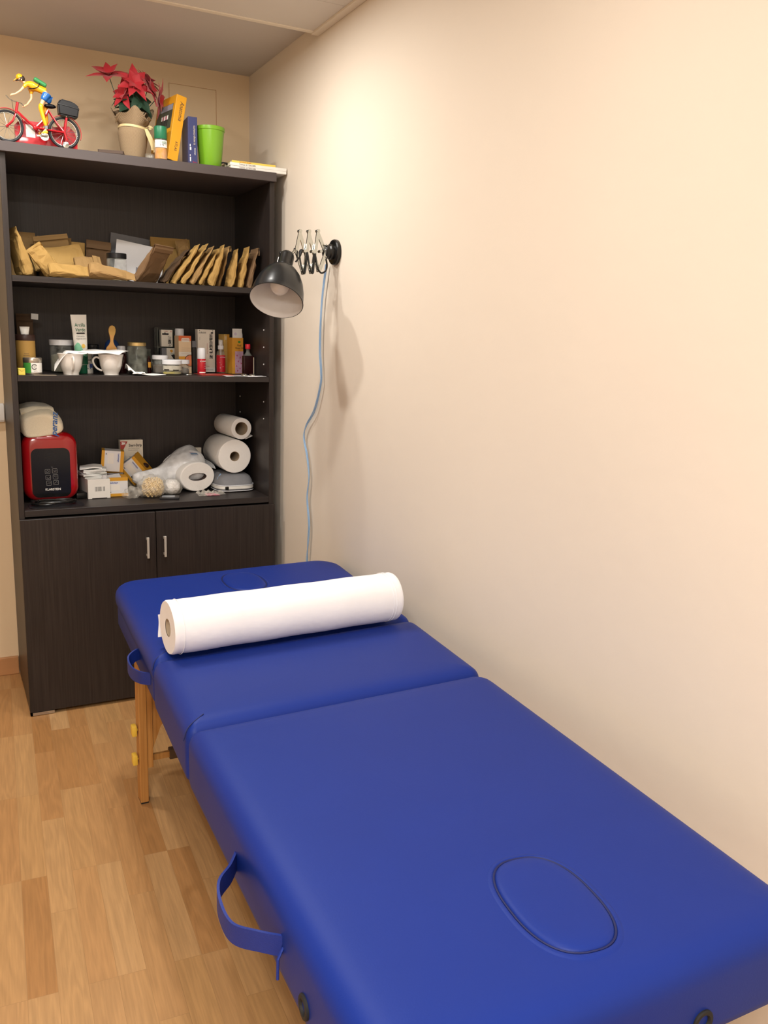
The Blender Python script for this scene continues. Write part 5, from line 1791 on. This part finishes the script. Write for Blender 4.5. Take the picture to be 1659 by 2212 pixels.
g = G().surf(lambda u, v: Vector((-.036 + .05 * u, .002 + .05 * v, .0705 + .006 * u * v + .001)), 5, 5, .0006)
g.done('torn_flap', 'tape_white', a_)
b_ = tape_carton('white and yellow tape carton standing on end at the back, behind the gauze', (-.552, -.130, z3 + .0005), (0, 0, 0), w=.078, d=.07, h=.080)
# the back carton shows its bands at left and right
b_.rotation_euler = (0, R(90 + 5), R(-8))
b_.location = (-.634, -.165, z3 + .0385 + .085)
c_ = tape_carton('tilted white and yellow tape carton leaning on the front carton', (-.520, -.205, z3 + .052), (0, 0, 0), w=.090, d=.070, h=.075, blue=True)
c_.rotation_euler = (R(12), R(52), R(-14))
c_.location = (-.5460, -.172, z3 + .0560)
settle(c_, z3 + .0006)
c_.location.z += .018
c_.location.y += .030
c_.location.x += .007
# something to carry the back carton: lower carton under it
l_ = tape_carton('white and yellow tape carton lying flat under the carton at the back', (-.590, -.135, z3 + .0005), (0, 0, -4), w=.078, d=.10, h=.082)

# wound-closure strip box
t = carton('strip_box', 'upright cream box of wound strips with a red corner', 'box', (-.503, -.070, z3), 2, .087, .030, .186, 'strip_cream')
poly_patch(t, 'pack_red', [(-.0433, .1815), (-.0150, .1815), (-.0370, .140), (-.0433, .130)], -.0001, 'red_corner')
words('3M', .0125, 'label_white', t, (-.0315, -.0009, .173), bold=.0008, sx=.9)
words('Steri-Strip', .0145, 'ink_black', t, (.014, -.0003, .165), sx=.85, bold=.0003)
patch(t, 'ink_grey', -.010, .043, .1575, .1580, 0, 'printed_line')
words('Skin Closure Strips', .0055, 'ink_grey', t, (.008, -.0003, .1530))
words('Suturas cutáneas', .0055, 'ink_grey', t, (.005, -.0003, .1465))
words('50 Strips', .006, 'ink_grey', t, (-.001, -.0003, .1200))
poly_patch(t, 'box_orange', circle(.012, .107, .0245, .0068), -.0001, 'orange_oval')
poly_patch(t, 'strip_cream', circle(.014, .1085, .008, .0025), -.0006, 'oval_print')
t = G().ball((0, 0, 0), .022, 1, .8, .55, n=20).done('jar_lid', 'lid_brown')
t.location = (-.478, -.130, z3 + .0920)
t.location = (-.474, -.137, z3 + .093)
tag(t, 'dark brown round lid peeking above the plastic bag at the cream strip box', 'lid')

# paper roll in a white plastic bag
t = thing('bagged_roll', 'big paper roll lying in a torn white plastic bag', 'paper roll', (-.290, -.245, z3 + .0580), (0, 0, 12))
def oval(r, s=1.0, n=56, sq=.78):
    return [(r * math.cos(2 * math.pi * k / n), r * sq * math.sin(2 * math.pi * k / n)) for k in range(n)]
rings = [[Vector((x, y, z)) for x, z in oval(r)] for y, r in ((0.0, .069), (.001, .071), (.006, .0735), (.04, .074), (.17, .074))]
g = G().loft(rings, cap=False)
g.loft([[Vector((x, .0, z)) for x, z in oval(.069)], [Vector((x, .0005, z)) for x, z in oval(.05)], [Vector((x, .001, z)) for x, z in oval(.038, sq=.40)]], cap=False)
g.done('paper', 'tissue', t, angle=60)
g = G().loft([[Vector((x, .001, z)) for x, z in oval(.038, sq=.40)], [Vector((x, .120, z)) for x, z in oval(.034, sq=.40)]], cap=True)
bmesh.ops.delete(g.bm, geom=[f for f in g.bm.faces if len(f.verts) > 8 and all(v.co.y < .01 for v in f.verts)], context='FACES')
g.done('core_hole', 'lid_brown', t)  # dark brown lining puts the shade inside the hole into its colour
# bag: skin over the rear of the roll that sweeps to the left in a twisted tail
bpy.context.view_layer.update()
BI = t.matrix_world.inverted() @ Matrix.Translation((-.300, -.2, z3))
path = [(-.234, -.120, .056, .050, .050), (-.252, -.125, .072, .082, .070), (-.280, -.130, .079, .094, .077), (-.318, -.135, .079, .094, .077), (-.352, -.145, .072, .080, .069), (-.390, -.165, .061, .056, .054), (-.430, -.192, .054, .034, .040), (-.470, -.212, .054, .024, .033), (-.508, -.222, .058, .018, .025), (-.530, -.224, .062, .010, .012)]
sm = []
for i_ in range(len(path) - 1):
    for j_ in range(3):
        f_ = j_ / 3
        f_ = f_
        p0_, p1_, p2_, p3_ = (path[max(0, i_ - 1)], path[i_], path[i_ + 1], path[min(len(path) - 1, i_ + 2)])
        sm.append(tuple(.5 * (2 * b + (c - a) * f_ + (2 * a - 5 * b + 4 * c - d__) * f_ ** 2 + (3 * b - a - 3 * c + d__) * f_ ** 3) for a, b, c, d__ in zip(p0_, p1_, p2_, p3_)))
sm.append(path[-1])
rings = []
for x, y, zc_, ry, rz in sm:
    ring = []
    for k in range(40):
        a = 2 * math.pi * k / 40
        n_ = noise.noise(Vector((x * 22, math.cos(a) * 2.2, math.sin(a) * 2.2 + 7)))
        q = 1 + .11 * n_
        ring.append(Vector((x + .3 + .006 * n_, y + .2 + ry * q * math.cos(a), max(.0008, zc_ + rz * q * math.sin(a) * 1.05))))
    rings.append(ring)
g = G().loft(rings, cap=True)
# front skirt drawn over the top of the roll
def skirt(u, v):
    ang = R(205 - 195 * u)
    ys = -.236 + .12 * v
    r0 = .0785 + .004 * math.sin(9 * u + 5 * v)
    cut = .060 * math.sin(u * 2.2 + .2) * (1 - v)
    return Vector((-.287 + .3 + (r0) * math.cos(ang) - .03 * v * 1.0, ys + cut * .75 + .2, max(.001, .066 + .0635 * math.sin(ang) + .014 * v + .003 * math.sin(14 * u))))
g.surf(skirt, 36, 14, .0006)
bmesh.ops.transform(g.bm, matrix=BI, verts=g.bm.verts)
g.done('bag_film', 'film_white', t, angle=70, label='white translucent torn plastic bag')
g = G()
def spot(cx, cy, w_, h_, material):
    def f(u, v):
        x = cx + w_ * (u - .5)
        y = cy + h_ * (v - .5)
        xx = (x + .302)
        z = .066 + .070 * math.sqrt(max(0, 1 - (xx / .085) ** 2)) + .014 * (y + .24) / .12 + .0045
        return Vector((x + .3, y + .2, z))
    G().surf(f, 8, 6, .0003, M=BI).done('printed_mark', material, t)
spot(-.292, -.205, .028, .022, 'pale_blue')
spot(-.296, -.186, .026, .012, 'photo_pink')
spot(-.300, -.150, .050, .020, 'flower_red_print')
spot(-.318, -.150, .014, .018, 'ink_blue')

# bag of tan cord
t = thing('cord_bag', 'clear bag of tan cotton cord at the shelf front', 'bag of cord', (-.482, -.300, z3))
g = G()
rg = random.Random(12)
for s in range(13):
    pts = []
    y0 = rg.uniform(-.022, .022)
    z0_ = .010 + .0050 * s
    for k in range(14):
        u = k / 13
        a = (u - .5) * 2
        env = math.sqrt(max(.02, 1 - a * a)) * math.sqrt(max(.05, 1 - ((z0_ - .036) / .036) ** 2))
        pts.append((.040 * a * math.sqrt(max(.1, 1 - ((z0_ - .036) / .04) ** 2)) + .006, -.030 * env + .0045 * math.sin(k * 2.4 + s) - .004, z0_ + .0042 * math.sin(k * 2.1 + s * 1.3)))
    g.tube(catmull(pts, 4), .0031, 6)
for s in range(6):
    pts = [(.040 * math.cos(a_ + s) * .8 + .004, .018 * math.sin(a_ * 1.3 + s) + .006, .014 + .008 * s + .006 * math.sin(a_ * 2)) for a_ in [i * .45 for i in range(14)]]
    g.tube(catmull(pts, 3), .0031, 6)
g.done('cord', 'rope_tan', t)
def bagsurf(c, sx_, sy_, sz_, seed, twist=0.25):
    rings = []
    for j in range(13):
        th = math.pi * j / 12
        ring = []
        for k in range(30):
            a = 2 * math.pi * k / 30
            d_ = Vector((math.sin(th) * math.cos(a), math.sin(th) * math.sin(a), math.cos(th)))
            n_ = noise.noise(d_ * 2.4 + Vector((seed, 0, 0)))
            n2 = noise.noise(d_ * 6 + Vector((0, seed, 0)))
            q = 1 + twist * n_ + .10 * n2
            ring.append(Vector((c[0] + sx_ * d_.x * q, c[1] + sy_ * d_.y * q, max(.0006, c[2] + sz_ * d_.z * q))))
        rings.append(ring)
    return G().loft(rings)
bagsurf((.004, -.002, .038), .056, .042, .041, 2.0).done('bag_film', 'film_clear', t, angle=80)
bagsurf((-.066, -.004, .020), .034, .026, .022, 9.0, .4).done('bag_end', 'film_clear', t, angle=80)
t = thing('cotton_bag', 'ball of white cotton wool in clear film beside the cord', 'cotton wool', (-.400, -.272, z3))
bagsurf((0, 0, .0300), .0345, .030, .0295, 4.0, .08).done('cotton', 'cotton', t, angle=80)
bagsurf((0.001, -.001, .0300), .0385, .0345, .0325, 6.0, .16).done('bag_film', 'film_clear', t, angle=80)
t = thing('flat_device', 'small black device lying flat at the shelf edge', 'device', (-.424, -.352, z3), (0, 0, -16))
G().box(-.036, .034, -.022, .026, 0, .0075, bev=.0015).done('case', 'case_black', t)
G().box(-.028, .018, -.014, .023, .0072, .0079).done('screen', 'screen_grey', t, smooth=False)
def crumple(u, v):
    x, y = -.312 + .105 * u, -.352 + .062 * v + .012 * u
    return Vector((x, y, z3 + .0025 + .009 * abs(noise.noise(Vector((u * 5, v * 4, 1)))) * 2 * (.3 + v)))
drape('crumpled clear film with pink print before the bagged roll', crumple, 'film_clear', 'plastic_wrapper', 'wrapper', nu=26, nv=14)
def crumple2(u, v):
    x, y = -.282 + .050 * u, -.348 + .040 * v
    return Vector((x, y, z3 + .0012 + .006 * abs(noise.noise(Vector((u * 4, v * 4, 8))))))
drape('pink printed scrap inside the clear film before the bagged roll', crumple2, 'photo_pink', 'printed_scrap', 'scrap', th=.0005, nu=12, nv=10)

# grey zipped pouch under the upright rolls
t = thing('zip_pouch', 'grey soft pouch with a white zip under the two kitchen rolls', 'pouch', (-.147, -.195, z3))
rings = []
for j, (zz, s) in enumerate(((.0005, .90), (.004, .97), (.010, 1.0), (.022, 1.0), (.040, .96), (.056, .86), (.064, .70), (.067, .45), (.068, .15))):
    ring = []
    for k in range(44):
        a = 2 * math.pi * k / 44
        x = math.copysign(abs(math.cos(a)) ** .55, math.cos(a)) * .077 * s
        y = math.copysign(abs(math.sin(a)) ** .55, math.sin(a)) * .105 * s
        n_ = noise.noise(Vector((x * 25, y * 25, zz * 30)))
        ring.append(Vector((x, y, max(.0004, (zz + n_ * .003) * (1 if zz < .03 else .92 + .08 * math.cos(y * 9))))))
    rings.append(ring)
G().loft(rings).done('pouch_body', 'pouch_grey', t, angle=70)
def edge(zz, o_, r_):
    pts = []
    for k in range(60):
        a = math.pi + math.pi * k / 59
        pts.append((math.copysign(abs(math.cos(a)) ** .55, math.cos(a)) * (.077 + o_), math.copysign(abs(math.sin(a)) ** .55, math.sin(a)) * (.105 + o_), zz))
    return pts
G().tube(edge(.018, .0012, 0), 0, flat=(.011, .002)).done('zip', 'label_white', t)
G().tube(edge(.0255, .0012, 0), .0016, 6).done('piping', 'lid_white', t)
G().tube(edge(.0050, .0008, 0), .0016, 6).done('piping', 'lid_white', t)
G().box(-.052, -.038, -.1105, -.1075, .012, .024, bev=.002).done('zip_puller', 'black_plastic', t)
G().tube(catmull([(-.070, -.05, .030), (-.066, -.055, .048), (-.052, -.05, .066)], 6), .0022, 6).done('loop_strap', 'pale_blue', t)

def kitchen_roll(label, c, axis_deg, L, r, rc, tilt=0, band=True, wob=.01):
    t = thing('kitchen_roll', label, 'paper roll', c, (tilt, 0, axis_deg), 'kitchen rolls at the right of the lower shelf')
    n = 56
    def cr(rad_, y):
        return [Vector((rad_ * math.cos(2 * math.pi * k / n) * (1 + wob * math.sin(4 * math.pi * k / n)), y, rad_ * math.sin(2 * math.pi * k / n) * (1 - wob * math.sin(4 * math.pi * k / n)))) for k in range(n)]
    g = G().loft([cr(r - .003, 0), cr(r - .001, .0006), cr(r, .003), cr(r, L * .5), cr(r, L - .003), cr(r - .003, L)], cap=False)
    g.loft([cr(r - .003, 0), cr((r + rc) / 2, .0003), cr(rc, .0008)], cap=False)
    g.loft([cr(r - .003, L), cr(rc, L)], cap=False)
    g.done('paper', 'tissue', t, angle=50)
    g = G().loft([cr(rc, .0008), cr(rc, L - .001), cr(rc - .0012, L - .001), cr(rc - .0012, .0008), cr(rc, .0008)], cap=False)
    g.done('cardboard_core', 'card_core', t)
    return t
kitchen_roll('thick kitchen roll lying end-on on the grey pouch', (-.1475, -.262, z3 + .135), 0, .220, .0655, .0195)
t = kitchen_roll('thinner kitchen roll with a wide core lying on the thick roll', (-.1160, -.250, z3 + .2415), 3, .205, .0420, .0260)
G().surf(lambda u, v: Vector((.018 + .030 * u, .003 + .06 * v, -.0425 + .012 * u + .003 * math.sin(3 * v))), 8, 6, .0006).done('loose_end', 'tissue', t)
t = carton('medicine_carton', 'small white and blue carton at the back between bag and kitchen rolls', 'carton', (-.240, -.036, z3), 0, .044, .02, .143, 'strip_cream')
patch(t, 'ink_blue', -.022, .022, .100, .118, 0, 'blue_band')
